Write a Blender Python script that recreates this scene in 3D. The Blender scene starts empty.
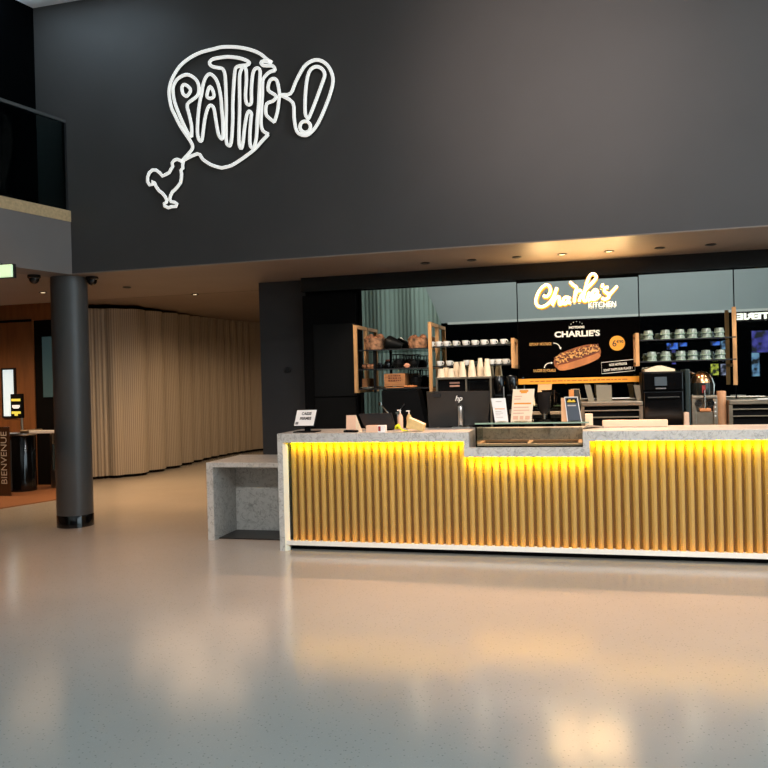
import bpy, bmesh, math, random
from mathutils import Vector, Matrix
random.seed(5)
S = bpy.context.scene
COL = S.collection
PI = math.pi

# ------------------------------------------------------------ camera maths
F = 770.0; H = 1.6
def _basis():
    r = .0262; v = (-2987.0, 75.0)
    b = -F*F/(v[0]*r+v[1]); a = r*b
    X = -Vector((v[0], v[1], F)); X.normalize()
    D = Vector((a, b, F)); D.normalize()
    D = D-X*D.dot(X); D.normalize()
    return X, X.cross(D), -D
BX, BY, BU = _basis()
def ray(px, py):
    c = Vector((px-384, py-384, F))
    return Vector((BX.dot(c), BY.dot(c), BU.dot(c)))
def at(px, py, x=None, y=None, z=None):
    v = ray(px, py)
    t = x/v.x if x is not None else (y/v.y if y is not None else (z-H)/v.z)
    return Vector((0, 0, H))+v*t
YF = 7.6      # upper wall plane
YM = 9.1      # mirrors
ZS = 2.9      # soffit
YC = 6.86     # counter front
ZC = 1.12     # counter top

# ------------------------------------------------------------ materials
def lin(c):
    return tuple(((x/255)/12.92 if x/255 <= .04045 else ((x/255+.055)/1.055)**2.4) for x in c)+(1,)
def mat(name, rgb, rough=.5, metal=0, emit=None, es=0, noise=0, nscale=8, bump=0, alpha=None, coat=0, spec=.5, stretch=None):
    m = bpy.data.materials.new(name); m.use_nodes = True
    nt = m.node_tree; b = nt.nodes['Principled BSDF']
    b.inputs['Base Color'].default_value = lin(rgb)
    b.inputs['Roughness'].default_value = rough
    b.inputs['Metallic'].default_value = metal
    b.inputs['Coat Weight'].default_value = coat
    b.inputs['Specular IOR Level'].default_value = spec
    if emit:
        b.inputs['Emission Color'].default_value = lin(emit); b.inputs['Emission Strength'].default_value = es
    if noise or bump:
        tc = nt.nodes.new('ShaderNodeTexCoord'); mp = nt.nodes.new('ShaderNodeMapping')
        nt.links.new(tc.outputs['Object'], mp.inputs[0])
        if stretch: mp.inputs['Scale'].default_value = stretch
        n = nt.nodes.new('ShaderNodeTexNoise'); n.inputs['Scale'].default_value = nscale; n.inputs['Detail'].default_value = 6
        nt.links.new(mp.outputs[0], n.inputs['Vector'])
        if noise:
            cr = nt.nodes.new('ShaderNodeValToRGB'); c = lin(rgb)
            cr.color_ramp.elements[0].position = .3; cr.color_ramp.elements[1].position = .7
            cr.color_ramp.elements[0].color = tuple(x*(1-noise) for x in c[:3])+(1,)
            cr.color_ramp.elements[1].color = tuple(min(1, x*(1+noise)) for x in c[:3])+(1,)
            nt.links.new(n.outputs['Fac'], cr.inputs[0]); nt.links.new(cr.outputs[0], b.inputs['Base Color'])
        if bump:
            bp = nt.nodes.new('ShaderNodeBump'); bp.inputs['Strength'].default_value = bump; bp.inputs['Distance'].default_value = .01
            nt.links.new(n.outputs['Fac'], bp.inputs['Height']); nt.links.new(bp.outputs[0], b.inputs['Normal'])
    return m
def glass_mat(name, rgb, rough=.02, ior=1.5):
    m = bpy.data.materials.new(name); m.use_nodes = True
    nt = m.node_tree; nt.nodes.remove(nt.nodes['Principled BSDF'])
    out = nt.nodes['Material Output']
    t = nt.nodes.new('ShaderNodeBsdfTransparent'); t.inputs[0].default_value = lin(rgb)
    g = nt.nodes.new('ShaderNodeBsdfGlossy'); g.inputs['Roughness'].default_value = rough
    g.inputs[0].default_value = (.9, .95, .93, 1)
    fr = nt.nodes.new('ShaderNodeFresnel'); fr.inputs[0].default_value = ior
    mx = nt.nodes.new('ShaderNodeMixShader')
    nt.links.new(fr.outputs[0], mx.inputs[0]); nt.links.new(t.outputs[0], mx.inputs[1]); nt.links.new(g.outputs[0], mx.inputs[2])
    nt.links.new(mx.outputs[0], out.inputs[0])
    return m

M = {}
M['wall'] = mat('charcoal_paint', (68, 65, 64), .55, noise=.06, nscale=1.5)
M['wall2'] = mat('charcoal_paint_dull', (50, 50, 52), .6, noise=.06, nscale=2)
M['balcony'] = mat('grey_paint', (116, 110, 107), .6, noise=.04, nscale=2)
M['soffit'] = mat('soffit_paint', (128, 114, 104), .5, noise=.05, nscale=2)
M['black'] = mat('matt_black', (7, 7, 8), .6, spec=.1)
M['blackp'] = mat('black_panel', (8, 8, 9), .6, spec=.1)
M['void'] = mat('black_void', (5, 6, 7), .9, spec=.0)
M['gloss'] = mat('black_gloss', (10, 10, 11), .12)
M['header'] = mat('header_black', (16, 16, 17), .25)
M['dark'] = mat('dark_plastic', (26, 27, 29), .4)
M['white_ceiling'] = mat('white_ceiling', (225, 230, 236), .8)
M['rearwall'] = mat('pale_grey_paint', (170, 178, 178), .7)
M['lip'] = mat('white_trim', (235, 235, 228), .5)
M['column'] = mat('column_paint', (74, 73, 72), .42, noise=.05, nscale=3)
M['oak'] = mat('oak_wood', (200, 150, 96), .5, noise=.2, nscale=6, stretch=(8, 8, 1))
M['palewood'] = mat('pale_oak', (196, 168, 126), .55, noise=.15, nscale=4, stretch=(1, 8, 8))
M['brownwood'] = mat('brown_wood', (132, 84, 44), .5, noise=.2, nscale=3, stretch=(5, 5, .6))
M['metal'] = mat('brushed_metal', (190, 188, 184), .28, 1)
M['steel'] = mat('dark_steel', (160, 148, 130), .35, 1, noise=.1, nscale=20)
M['chrome'] = mat('chrome', (220, 218, 212), .1, 1)
M['white'] = mat('white_plastic', (232, 230, 224), .4)
M['porcelain'] = mat('porcelain', (240, 238, 232), .2)
M['papercup'] = mat('cream_paper', (238, 218, 188), .7, noise=.05, nscale=20)
M['paper'] = mat('paper_white', (238, 238, 236), .7)
M['creampaper'] = mat('paper_cream', (240, 222, 194), .7)
M['orange'] = mat('orange_print', (232, 150, 40), .6)
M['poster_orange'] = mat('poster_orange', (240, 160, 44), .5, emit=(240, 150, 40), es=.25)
M['poster_black'] = mat('poster_black', (6, 5, 5), .8, spec=.0)
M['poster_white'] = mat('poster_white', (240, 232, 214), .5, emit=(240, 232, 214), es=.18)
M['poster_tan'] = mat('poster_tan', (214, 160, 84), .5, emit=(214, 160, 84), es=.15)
M['bun'] = mat('bun_brown', (150, 84, 40), .4, noise=.5, nscale=14)
M['bun_base'] = mat('bun_base_brown', (196, 122, 66), .5, noise=.3, nscale=6)
M['cream_sauce'] = mat('cream_sauce', (226, 172, 96), .4)
M['onion'] = mat('fried_onion', (96, 44, 22), .5)
M['ink'] = mat('ink', (40, 42, 44), .6)
M['pink'] = mat('beige_card', (236, 196, 166), .6)
M['yellow_cloth'] = mat('yellow_cloth', (214, 214, 20), .8, bump=.5, nscale=60)
M['sponge'] = mat('tan_card', (216, 186, 128), .8, noise=.1, nscale=20)
M['wicker'] = mat('wicker', (150, 108, 78), .8, noise=.9, nscale=22, bump=1)
M['bread'] = mat('bread_crust', (140, 92, 62), .7, noise=.9, nscale=24, bump=.6)
M['crate'] = mat('crate_wood', (168, 112, 66), .6, noise=.25, nscale=10, stretch=(1, 6, 6))
M['wire'] = mat('black_wire', (8, 8, 8), .5, spec=.2)
M['glassclear'] = glass_mat('clear_glass', (247, 251, 249))
M['glassdark'] = glass_mat('smoked_glass', (196, 210, 210), ior=1.1)
M['glassedge'] = mat('green_glass_edge', (150, 176, 156), .2)
M['tumbler'] = mat('frosted_tumbler', (116, 130, 122), .2, noise=.75, nscale=70, stretch=(1, 1, .15))
M['carpet'] = mat('brown_carpet', (128, 84, 50), .95, noise=.15, nscale=80)
M['red'] = mat('red_plastic', (150, 40, 34), .5)
M['sign_white'] = mat('lit_white_sign', (240, 242, 242), .5, emit=(240, 238, 230), es=.62)
M['sign_side'] = mat('sign_black_outline', (10, 10, 10), .6)
M['neon'] = mat('lit_warm_white', (255, 250, 235), .5, emit=(255, 226, 165), es=8)
M['neon_small'] = mat('lit_small_letters', (255, 250, 235), .5, emit=(255, 242, 215), es=1.8)
M['halo'] = mat('amber_glow', (255, 190, 90), .5, emit=(255, 176, 70), es=.95)
M['led'] = mat('led_yellow', (255, 210, 40), .5, emit=(255, 190, 10), es=15)
M['exit'] = mat('exit_lit', (220, 240, 215), .5, emit=(200, 238, 186), es=.8)
M['window_lit'] = mat('lit_pane', (220, 235, 240), .4, emit=(205, 228, 235), es=.78)
M['lampon'] = mat('lamp_lit', (255, 230, 190), .5, emit=(255, 225, 180), es=3)
M['green_lit'] = mat('lit_green', (120, 240, 180), .5, emit=(150, 250, 200), es=2)
M['blue_lit'] = mat('screen_blue', (30, 80, 220), .4, emit=(30, 90, 235), es=1.3)
M['purple_lit'] = mat('screen_purple', (60, 50, 160), .4, emit=(70, 66, 190), es=.9)
M['sky_lit'] = mat('screen_sky', (170, 210, 235), .4, emit=(150, 200, 230), es=1.1)
M['yellow_lit'] = mat('screen_yellow', (190, 200, 40), .4, emit=(190, 204, 40), es=1.0)
M['lilac_lit'] = mat('screen_lilac', (180, 180, 215), .4, emit=(170, 175, 215), es=.8)
def screen_mat(name, c, es, sc=6):
    m = bpy.data.materials.new(name); m.use_nodes = True; nt = m.node_tree; b = nt.nodes['Principled BSDF']
    b.inputs['Base Color'].default_value = (.01, .01, .01, 1)
    tc = nt.nodes.new('ShaderNodeTexCoord'); n = nt.nodes.new('ShaderNodeTexNoise'); n.inputs['Scale'].default_value = sc; n.inputs['Detail'].default_value = 3
    nt.links.new(tc.outputs['Object'], n.inputs['Vector'])
    r = nt.nodes.new('ShaderNodeValToRGB'); e = r.color_ramp.elements; e[0].position = .42; e[0].color = (.004, .005, .01, 1); e[1].position = .5; e[1].color = lin(c)
    x = e.new(.66); x.color = tuple(min(1, v*1.8+.1) for v in lin(c)[:3])+(1,)
    nt.links.new(n.outputs['Fac'], r.inputs[0]); nt.links.new(r.outputs[0], b.inputs['Emission Color']); b.inputs['Emission Strength'].default_value = es
    return m
M['blue_lit'] = screen_mat('screen_blue', (40, 100, 235), 1.3)
M['purple_lit'] = screen_mat('screen_purple', (70, 66, 180), .8, 2.5)
M['sky_lit'] = screen_mat('screen_sky', (120, 170, 220), .9, 3)
M['yellow_lit'] = screen_mat('screen_yellow', (180, 190, 50), 1.0, 9)
M['lilac_lit'] = screen_mat('screen_lilac', (160, 165, 205), .8, 5)
M['screen'] = mat('grey_screen', (70, 78, 84), .2, emit=(70, 82, 90), es=.25)
M['curtain_grey'] = mat('teal_drape', (158, 176, 166), .9)
M['yellow_icon'] = mat('yellow_icon', (220, 210, 90), .5, emit=(225, 210, 80), es=.6)
M['white_icon'] = mat('white_icon', (235, 235, 235), .5, emit=(235, 235, 235), es=.6)
M['gold'] = mat('gold_slats', (178, 146, 82), .45, noise=.08, nscale=2, stretch=(4, 4, .4))
M['skin_none'] = mat('juicer_orange', (214, 140, 90), .3)

# mirror: tinted, grey-green
m = bpy.data.materials.new('tinted_mirror'); m.use_nodes = True; b = m.node_tree.nodes['Principled BSDF']
b.inputs['Base Color'].default_value = (.52, .555, .53, 1); b.inputs['Metallic'].default_value = 1; b.inputs['Roughness'].default_value = .012
M['mirror'] = m

# polished terrazzo floor
m = bpy.data.materials.new('terrazzo_floor'); m.use_nodes = True; nt = m.node_tree; b = nt.nodes['Principled BSDF']
tc = nt.nodes.new('ShaderNodeTexCoord')
vo = nt.nodes.new('ShaderNodeTexVoronoi'); vo.inputs['Scale'].default_value = 38
nz = nt.nodes.new('ShaderNodeTexNoise'); nz.inputs['Scale'].default_value = 1.2; nz.inputs['Detail'].default_value = 5
nt.links.new(tc.outputs['Object'], vo.inputs['Vector']); nt.links.new(tc.outputs['Object'], nz.inputs['Vector'])
r1 = nt.nodes.new('ShaderNodeValToRGB'); e = r1.color_ramp.elements
e[0].position = .0; e[0].color = lin((100, 100, 98)); e[1].position = .2; e[1].color = lin((168, 166, 160))
nt.links.new(vo.outputs['Distance'], r1.inputs[0])
vc = nt.nodes.new('ShaderNodeTexVoronoi'); vc.inputs['Scale'].default_value = 60
nt.links.new(tc.outputs['Object'], vc.inputs['Vector'])
r3 = nt.nodes.new('ShaderNodeValToRGB'); e = r3.color_ramp.elements
e[0].position = .0; e[0].color = (1.3, 1.3, 1.28, 1); e[1].position = .16; e[1].color = (1, 1, 1, 1)
nt.links.new(vc.outputs['Distance'], r3.inputs[0])
mx = nt.nodes.new('ShaderNodeMix'); mx.data_type = 'RGBA'; mx.blend_type = 'MULTIPLY'; mx.inputs['Factor'].default_value = 1
nt.links.new(r1.outputs[0], mx.inputs['A']); nt.links.new(r3.outputs[0], mx.inputs['B'])
r2 = nt.nodes.new('ShaderNodeValToRGB'); e = r2.color_ramp.elements
e[0].position = .3; e[0].color = (.93, .93, .93, 1); e[1].position = .7; e[1].color = (1, 1, 1, 1)
nt.links.new(nz.outputs['Fac'], r2.inputs[0])
mx2 = nt.nodes.new('ShaderNodeMix'); mx2.data_type = 'RGBA'; mx2.blend_type = 'MULTIPLY'; mx2.inputs['Factor'].default_value = 1
nt.links.new(mx.outputs['Result'], mx2.inputs['A']); nt.links.new(r2.outputs[0], mx2.inputs['B'])
nt.links.new(mx2.outputs['Result'], b.inputs['Base Color'])
b.inputs['Roughness'].default_value = .17
b.inputs['Specular IOR Level'].default_value = .9
n3 = nt.nodes.new('ShaderNodeTexNoise'); n3.inputs['Scale'].default_value = 5; n3.inputs['Detail'].default_value = 3
nt.links.new(tc.outputs['Object'], n3.inputs['Vector'])
bp = nt.nodes.new('ShaderNodeBump'); bp.inputs['Strength'].default_value = .05; bp.inputs['Distance'].default_value = .02
nt.links.new(n3.outputs['Fac'], bp.inputs['Height']); nt.links.new(bp.outputs[0], b.inputs['Normal'])
M['floor'] = m

# marble: pale grey quartz with darker veins
def marble(name, c0, c1, rough=.3):
    m = bpy.data.materials.new(name); m.use_nodes = True; nt = m.node_tree; b = nt.nodes['Principled BSDF']
    tc = nt.nodes.new('ShaderNodeTexCoord')
    def nz(sc, dist, det, p, cols):
        n = nt.nodes.new('ShaderNodeTexNoise'); n.inputs['Scale'].default_value = sc; n.inputs['Detail'].default_value = det
        n.inputs['Distortion'].default_value = dist
        nt.links.new(tc.outputs['Object'], n.inputs['Vector'])
        r = nt.nodes.new('ShaderNodeValToRGB'); e = r.color_ramp.elements
        e[0].position = p[0]; e[0].color = cols[0]; e[1].position = p[-1]; e[1].color = cols[-1]
        for q, c in zip(p[1:-1], cols[1:-1]): x = e.new(q); x.color = c
        nt.links.new(n.outputs['Fac'], r.inputs[0]); return r
    A = lin(c0); B = lin(c1); mid = tuple((a*3+b_)/4 for a, b_ in zip(A, B))
    r1 = nz(16, 1.2, 8, (.3, .5, .7), (mid, A, A))
    w_ = (1, 1, 1, 1); d_ = tuple(min(1, b_/a) for a, b_ in zip(A[:3], B[:3]))+(1,)
    d2 = tuple((1+x)/2 for x in d_)
    r2 = nz(9, 2.2, 9, (.38, .42, .45, .485, .6), (w_, w_, d2, w_, w_))
    mx = nt.nodes.new('ShaderNodeMix'); mx.data_type = 'RGBA'; mx.blend_type = 'MULTIPLY'; mx.inputs['Factor'].default_value = 1
    nt.links.new(r1.outputs[0], mx.inputs['A']); nt.links.new(r2.outputs[0], mx.inputs['B'])
    nt.links.new(mx.outputs['Result'], b.inputs['Base Color'])
    b.inputs['Roughness'].default_value = rough
    return m
M['marble'] = marble('grey_quartz', (194, 196, 193), (70, 75, 72))
M['marble_edge'] = mat('white_edge', (236, 232, 212), .4)

# fluted beige partition
m = mat('beige_slats', (176, 156, 128), .6)
nt = m.node_tree; b = nt.nodes['Principled BSDF']
uv = nt.nodes.new('ShaderNodeUVMap'); uv.uv_map = 'UVMap'
wv = nt.nodes.new('ShaderNodeTexWave'); wv.bands_direction = 'X'; wv.inputs['Scale'].default_value = 9.0
nt.links.new(uv.outputs[0], wv.inputs['Vector'])
r = nt.nodes.new('ShaderNodeValToRGB'); e = r.color_ramp.elements
e[0].position = 0; e[0].color = lin((146, 138, 126)); e[1].position = .5; e[1].color = lin((188, 180, 166))
nt.links.new(wv.outputs['Fac'], r.inputs[0]); nt.links.new(r.outputs[0], b.inputs['Base Color'])
M['slats'] = m

# ------------------------------------------------------------ mesh helpers
ORG = {}
class MB:
    def __init__(s): s.bm = bmesh.new(); s.T = None
    def _new(s, verts):
        if s.T is not None:
            for v in verts: v.co = s.T @ v.co
    def box(s, a, b, bev=0):
        x0, y0, z0 = a; x1, y1, z1 = b
        g = bmesh.ops.create_cube(s.bm, size=1)['verts']
        for v in g:
            v.co = Vector(((x0+x1)/2+v.co.x*(x1-x0), (y0+y1)/2+v.co.y*(y1-y0), (z0+z1)/2+v.co.z*(z1-z0)))
        if bev:
            ed = list({e for v in g for e in v.link_edges})
            r = bmesh.ops.bevel(s.bm, geom=ed, offset=bev, segments=2, affect='EDGES', profile=.5)
            g = list({v for f in r['faces'] for v in f.verts} | {v for v in g if v.is_valid})
        s._new(g); return s
    def hexa(s, p):
        v = [s.bm.verts.new(q) for q in p]
        for f in ((0, 3, 2, 1), (4, 5, 6, 7), (0, 1, 5, 4), (1, 2, 6, 5), (2, 3, 7, 6), (3, 0, 4, 7)):
            s.bm.faces.new([v[i] for i in f])
        s._new(v); return s
    def lathe(s, prof, c=(0, 0, 0), n=24, axis=None, sx=1, sy=1):
        c = Vector(c); q = axis.to_track_quat('Z', 'Y') if axis is not None else None
        rings = []
        for r, z in prof:
            ring = []
            for i in range(n):
                a = 2*PI*i/n
                p = Vector((r*math.cos(a)*sx, r*math.sin(a)*sy, z))
                if q: p = q @ p
                ring.append(s.bm.verts.new(c+p))
            rings.append(ring)
        for a, b in zip(rings, rings[1:]):
            for i in range(n):
                s.bm.faces.new((a[i], a[(i+1) % n], b[(i+1) % n], b[i]))
        if prof[0][0] > 1e-4: s.bm.faces.new(list(reversed(rings[0])))
        if prof[-1][0] > 1e-4: s.bm.faces.new(rings[-1])
        s._new([v for r in rings for v in r]); return s
    def cyl(s, a, b, r, n=16, r2=None):
        a = Vector(a); b = Vector(b); d = b-a
        return s.lathe([(r, 0), (r if r2 is None else r2, d.length)], a, n, d.normalized())
    def prism(s, pts, off):
        off = Vector(off); a = [s.bm.verts.new(p) for p in pts]; b = [s.bm.verts.new(Vector(p)+off) for p in pts]
        s.bm.faces.new(a); s.bm.faces.new(list(reversed(b)))
        for i in range(len(a)):
            j = (i+1) % len(a); s.bm.faces.new((a[j], a[i], b[i], b[j]))
        s._new(a+b); return s
    def tube(s, pts, r, n=8, closed=False, sq=None, up=None):
        pts = [Vector(p) for p in pts]; N = len(pts); rings = []
        for i, p in enumerate(pts):
            if closed: t = pts[(i+1) % N]-pts[i-1]
            else: t = pts[min(i+1, N-1)]-pts[max(i-1, 0)]
            if t.length < 1e-9: t = Vector((0, 0, 1))
            t.normalize()
            u = up if up is not None else (Vector((0, 0, 1)) if abs(t.z) < .9 else Vector((1, 0, 0)))
            sd = t.cross(u).normalized(); w = sd.cross(t)
            ring = []
            for k in range(n):
                a = 2*PI*(k+.5)/n
                ry = r if sq is None else sq
                ring.append(s.bm.verts.new(p+sd*math.cos(a)*r+w*math.sin(a)*ry))
            rings.append(ring)
        m_ = N if closed else N-1
        for i in range(m_):
            a, b = rings[i], rings[(i+1) % N]
            for k in range(n): s.bm.faces.new((a[k], a[(k+1) % n], b[(k+1) % n], b[k]))
        if not closed:
            s.bm.faces.new(list(reversed(rings[0]))); s.bm.faces.new(rings[-1])
        s._new([v for r_ in rings for v in r_]); return s
    def text(s, txt, pos, size, xdir=Vector((1, 0, 0)), ydir=Vector((0, 0, 1)), width=None, depth=.002, bold=.0, align='CENTER', shear=0):
        cu = bpy.data.curves.new('t', 'FONT'); cu.body = txt; cu.size = size; cu.extrude = depth; cu.align_x = align; cu.align_y = 'CENTER'
        cu.offset = bold; cu.shear = shear; cu.resolution_u = 3
        o = bpy.data.objects.new('t', cu); COL.objects.link(o)
        dg = bpy.context.evaluated_depsgraph_get(); me = o.evaluated_get(dg).to_mesh()
        xs = [v.co.x for v in me.vertices] or [0, 1]
        k = width/(max(xs)-min(xs)) if width else 1
        zd = xdir.cross(ydir); pos = Vector(pos)
        nv = [s.bm.verts.new(pos+xdir*v.co.x*k+ydir*v.co.y+zd*v.co.z) for v in me.vertices]
        for p in me.polygons:
            try: s.bm.faces.new([nv[i] for i in p.vertices])
            except ValueError: pass
        o.evaluated_get(dg).to_mesh_clear(); bpy.data.objects.remove(o); bpy.data.curves.remove(cu)
        s._new(nv); return s
    def build(s, name, mt, parent=None, smooth=False, org=None):
        me = bpy.data.meshes.new(name)
        o = bpy.data.objects.new(name, me); COL.objects.link(o)
        if parent is not None:
            base = ORG[parent]; o.parent = parent
        elif org is not None:
            base = Vector(org); o.location = base
        else:
            vs = [v.co for v in s.bm.verts]
            base = Vector(((min(v.x for v in vs)+max(v.x for v in vs))/2, (min(v.y for v in vs)+max(v.y for v in vs))/2, min(v.z for v in vs)))
            o.location = base
        ORG[o] = base.copy()
        bmesh.ops.recalc_face_normals(s.bm, faces=s.bm.faces[:])
        for v in s.bm.verts: v.co -= base
        if smooth:
            for f in s.bm.faces: f.smooth = True
            for e in s.bm.edges:
                if len(e.link_faces) == 2 and e.calc_face_angle(0) > .7: e.smooth = False
        s.bm.to_mesh(me); s.bm.free()
        me.materials.append(mt)
        return o
def tag(o, label, cat, group=None, kind=None):
    if label: o['label'] = label
    if cat: o['category'] = cat
    if group: o['group'] = group
    if kind: o['kind'] = kind
    return o
def thing(name, label, cat, loc, group=None):
    o = bpy.data.objects.new(name, None); o.empty_display_size = .1; COL.objects.link(o); o.location = loc
    ORG[o] = Vector(loc); return tag(o, label, cat, group)
def struct(o): o['kind'] = 'structure'; return o
def dup(o, loc, label=None):
    c = o.copy(); COL.objects.link(c); c.location = loc
    if label: c['label'] = label
    for ch in list(o.children):
        d = ch.copy(); COL.objects.link(d); d.parent = c
        for g in list(ch.children):
            h = g.copy(); COL.objects.link(h); h.parent = d
    return c
def bx(name, a, b, mt, parent=None, bev=0): return MB().box(a, b, bev).build(name, mt, parent)
def boxes(name, lst, mt, parent, bev=0):
    for a, b in lst: bx(name, a, b, mt, parent, bev)
def smooth_path(p, closed=False, k=4):
    # Catmull-Rom
    out = []; N = len(p)
    rng = range(N) if closed else range(N-1)
    for i in rng:
        if closed: a, b_, c, d = p[i-1], p[i], p[(i+1) % N], p[(i+2) % N]
        else: a, b_, c, d = p[max(i-1, 0)], p[i], p[i+1], p[min(i+2, N-1)]
        for j in range(k):
            t = j/k
            out.append(tuple(.5*((2*b_[q])+(-a[q]+c[q])*t+(2*a[q]-5*b_[q]+4*c[q]-d[q])*t*t+(-a[q]+3*b_[q]-3*c[q]+d[q])*t**3) for q in (0, 1)))
    if not closed: out.append(tuple(p[-1]))
    return out

# ------------------------------------------------------------ SETTING
XL = -12.5; XR = 9.0; YR = -10.0; ZT = 5.98
dv = ray(800, 370); dv.z = 0; dv.normalize()          # direction of the balcony, going away
def linept(base, t, z): return Vector((base.x+dv.x*t, base.y+dv.y*t, z))
E0 = Vector((-5.585, YF, 0)); W0 = Vector((-6.0, YF, 0))
struct(bx('floor', (XL, YR-1, -.1), (XR, 19, 0), M['floor']))
# hall ceiling (white), the upper wall and everything round it
TB = (YF-YR+.0)/dv.y
cb = MB(); cb.prism([(W0.x, YF+.2, ZT), (XR, YF+.2, ZT), (XR, YR, ZT), (W0.x-dv.x*TB, YR, ZT)], (0, 0, .2)); struct(cb.build('ceiling', M['white_ceiling']))
struct(bx('trim_fascia_lip', (E0.x, YF-.004, ZS), (XR, YF+.0015, ZS+.012), M['soffit']))
struct(bx('wall_back_upper', (-9, YF, ZS+.0125), (XR, YF+.2, ZT+.2), M['wall']))
# left upper wall (dark), along the balcony direction
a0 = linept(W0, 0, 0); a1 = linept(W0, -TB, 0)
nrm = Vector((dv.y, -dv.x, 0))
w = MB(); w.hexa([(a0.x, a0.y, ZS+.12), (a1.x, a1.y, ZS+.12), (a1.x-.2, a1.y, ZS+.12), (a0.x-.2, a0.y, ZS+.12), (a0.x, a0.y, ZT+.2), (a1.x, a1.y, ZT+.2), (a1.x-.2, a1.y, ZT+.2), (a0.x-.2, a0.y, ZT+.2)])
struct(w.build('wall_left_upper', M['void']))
# soffit slab above foyer and bar, and below the balcony
s_ = MB(); s_.prism([(E0.x, YF+.002, ZS), (XR, YF+.002, ZS), (XR, 9.95, ZS), (XL, 9.95, ZS), (XL, YR, ZS), (E0.x-dv.x*TB, YR, ZS)][::-1], (0, 0, .12))
struct(s_.build('ceiling_soffit', M['soffit']))
struct(bx('ceiling_foyer', (XL, 9.95, 3.08), (XR, 19, 3.2), M['soffit']))
struct(bx('trim_soffit_step', (XL, 9.93, 2.9), (XR, 9.95, 3.08), M['black']))
struct(bx('wall_left', (XL-.2, YR, 0), (XL, 19, 3.2), M['brownwood']))
struct(bx('wall_far', (XL, 19, 0), (-3, 19.2, 3.2), M['brownwood']))
struct(bx('wall_right_bar', (4.0, YF, 0), (4.2, YM+.1, ZS), M['black']))
struct(bx('wall_bar_back', (-3.35, YM+.06, 0), (4.2, YM+.26, ZS), M['blackp']))
# right wall of the hall with a tall window bay
struct(bx('wall_right_low', (XR, YR, 0), (XR+.2, YF+.2, .4), M['wall2']))
struct(bx('wall_right_high', (XR, YR, 5.6), (XR+.2, YF+.2, ZT+.2), M['wall2']))
struct(bx('wall_right_corner', (XR, 6.3, .4), (XR+.2, YF+.2, 5.6), M['wall2']))
struct(bx('wall_right_rear', (XR, YR, .4), (XR+.2, -6, 5.6), M['wall2']))
wf = MB()
for k in range(6):
    y = -6+k*2.46; wf.box((XR+.02, y-.04, .4), (XR+.14, y+.04, 5.6))
for z in (.4, 2.9, 5.55): wf.box((XR+.02, -6, z), (XR+.14, 6.3, z+.05))
wn = struct(wf.build('window_1', M['dark']))
MB().box((XR+.07, -6, .4), (XR+.08, 6.3, 5.6)).build('pane', M['glassclear'], wn)
struct(bx('wall_right_under_fascia', (4.2, YF, 0), (XR, YF+.2, ZS), M['wall2']))
# rear wall (behind the photographer, seen in the mirrors)
YRR = -9.0
struct(bx('wall_rear_upper', (-12, YRR-.2, 3.6), (XR, YRR, ZT), M['rearwall']))
struct(bx('trim_rear_lip', (-4.6, YRR-.02, 3.54), (XR, YRR+.04, 3.62), M['lip']))
struct(bx('wall_rear_shade', (-12.5, YRR-.2, 0), (XR, YRR, 3.6), M['void']))  # unlit recess below the upper wall, its darkness put into the black colour

# balcony
def along(base, t0, t1, z0, z1, wd, off=0):
    """bar along the balcony line between t0 and t1, wd thick to the left"""
    A = linept(base, t0, 0); B = linept(base, t1, 0); n = Vector((-dv.y, dv.x, 0))
    A = A+n*off; B = B+n*off; C = B+n*wd; D = A+n*wd
    return [(A.x, A.y, z0), (B.x, B.y, z0), (C.x, C.y, z0), (D.x, D.y, z0), (A.x, A.y, z1), (B.x, B.y, z1), (C.x, C.y, z1), (D.x, D.y, z1)]
TL = -TB+.3
bt = struct(MB().hexa(along(E0, 0, TL, ZS-.001, 3.495, .38, -.004)).build('wall_balcony', M['balcony']))
ct = struct(MB().hexa(along(E0, 0, TL, 3.495, 3.62, .36, -.012)).build('trim_balcony_cap', M['palewood']))
struct(MB().hexa(along(E0, -.02, TL, 3.62, 3.64, .03, .34)).build('trim_balcony_inner', M['palewood']))
gt = thing('glass_balustrade', 'glass balustrade with a thin grey top rail along the balcony at upper left', 'balustrade', linept(E0, -3, 3.62))
MB().hexa(along(E0, -.03, TL, 3.62, 4.63, .015, .03)).build('glass_panel', M['glassdark'], gt)
MB().hexa(along(E0, -.01, TL, 4.62, 4.655, .04, .018)).build('top_rail', mat('grey_rail', (96, 98, 98), .4, .6), gt)
MB().hexa(along(E0, -.005, -.03, 3.62, 4.63, .03, .02)).build('end_bracket', M['dark'], gt)

# column
c = thing('round_column', 'round charcoal column with a black base ring under the balcony corner', 'column', (-5.79, 7.82, 0))
MB().lathe([(.203, .0), (.203, ZS)], (-5.79, 7.82, 0), 48).build('shaft', M['column'], c, True)
MB().lathe([(.206, 0), (.206, .135), (.203, .14)], (-5.79, 7.82, 0), 48).build('base_ring', M['gloss'], c, True)

# carpet
cp = MB(); q = [at(0, 509, z=0), at(57, 500, z=0)]
e1 = q[0]+(q[0]-q[1])*3; e2 = q[1]+(q[1]-q[0])*.55
cp.prism([(e1.x, e1.y, 0), (q[0].x, q[0].y, 0), (q[1].x, q[1].y, 0), (e2.x, e2.y, 0), (-8.2, 11.2, 0), (-8.9, 11.45, 0), (XL, 11.45, 0), (XL, e1.y, 0)], (0, 0, .012))
tag(cp.build('carpet', M['carpet']), 'brown carpet laid on the floor under the ticket gate at far left', 'carpet')

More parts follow.
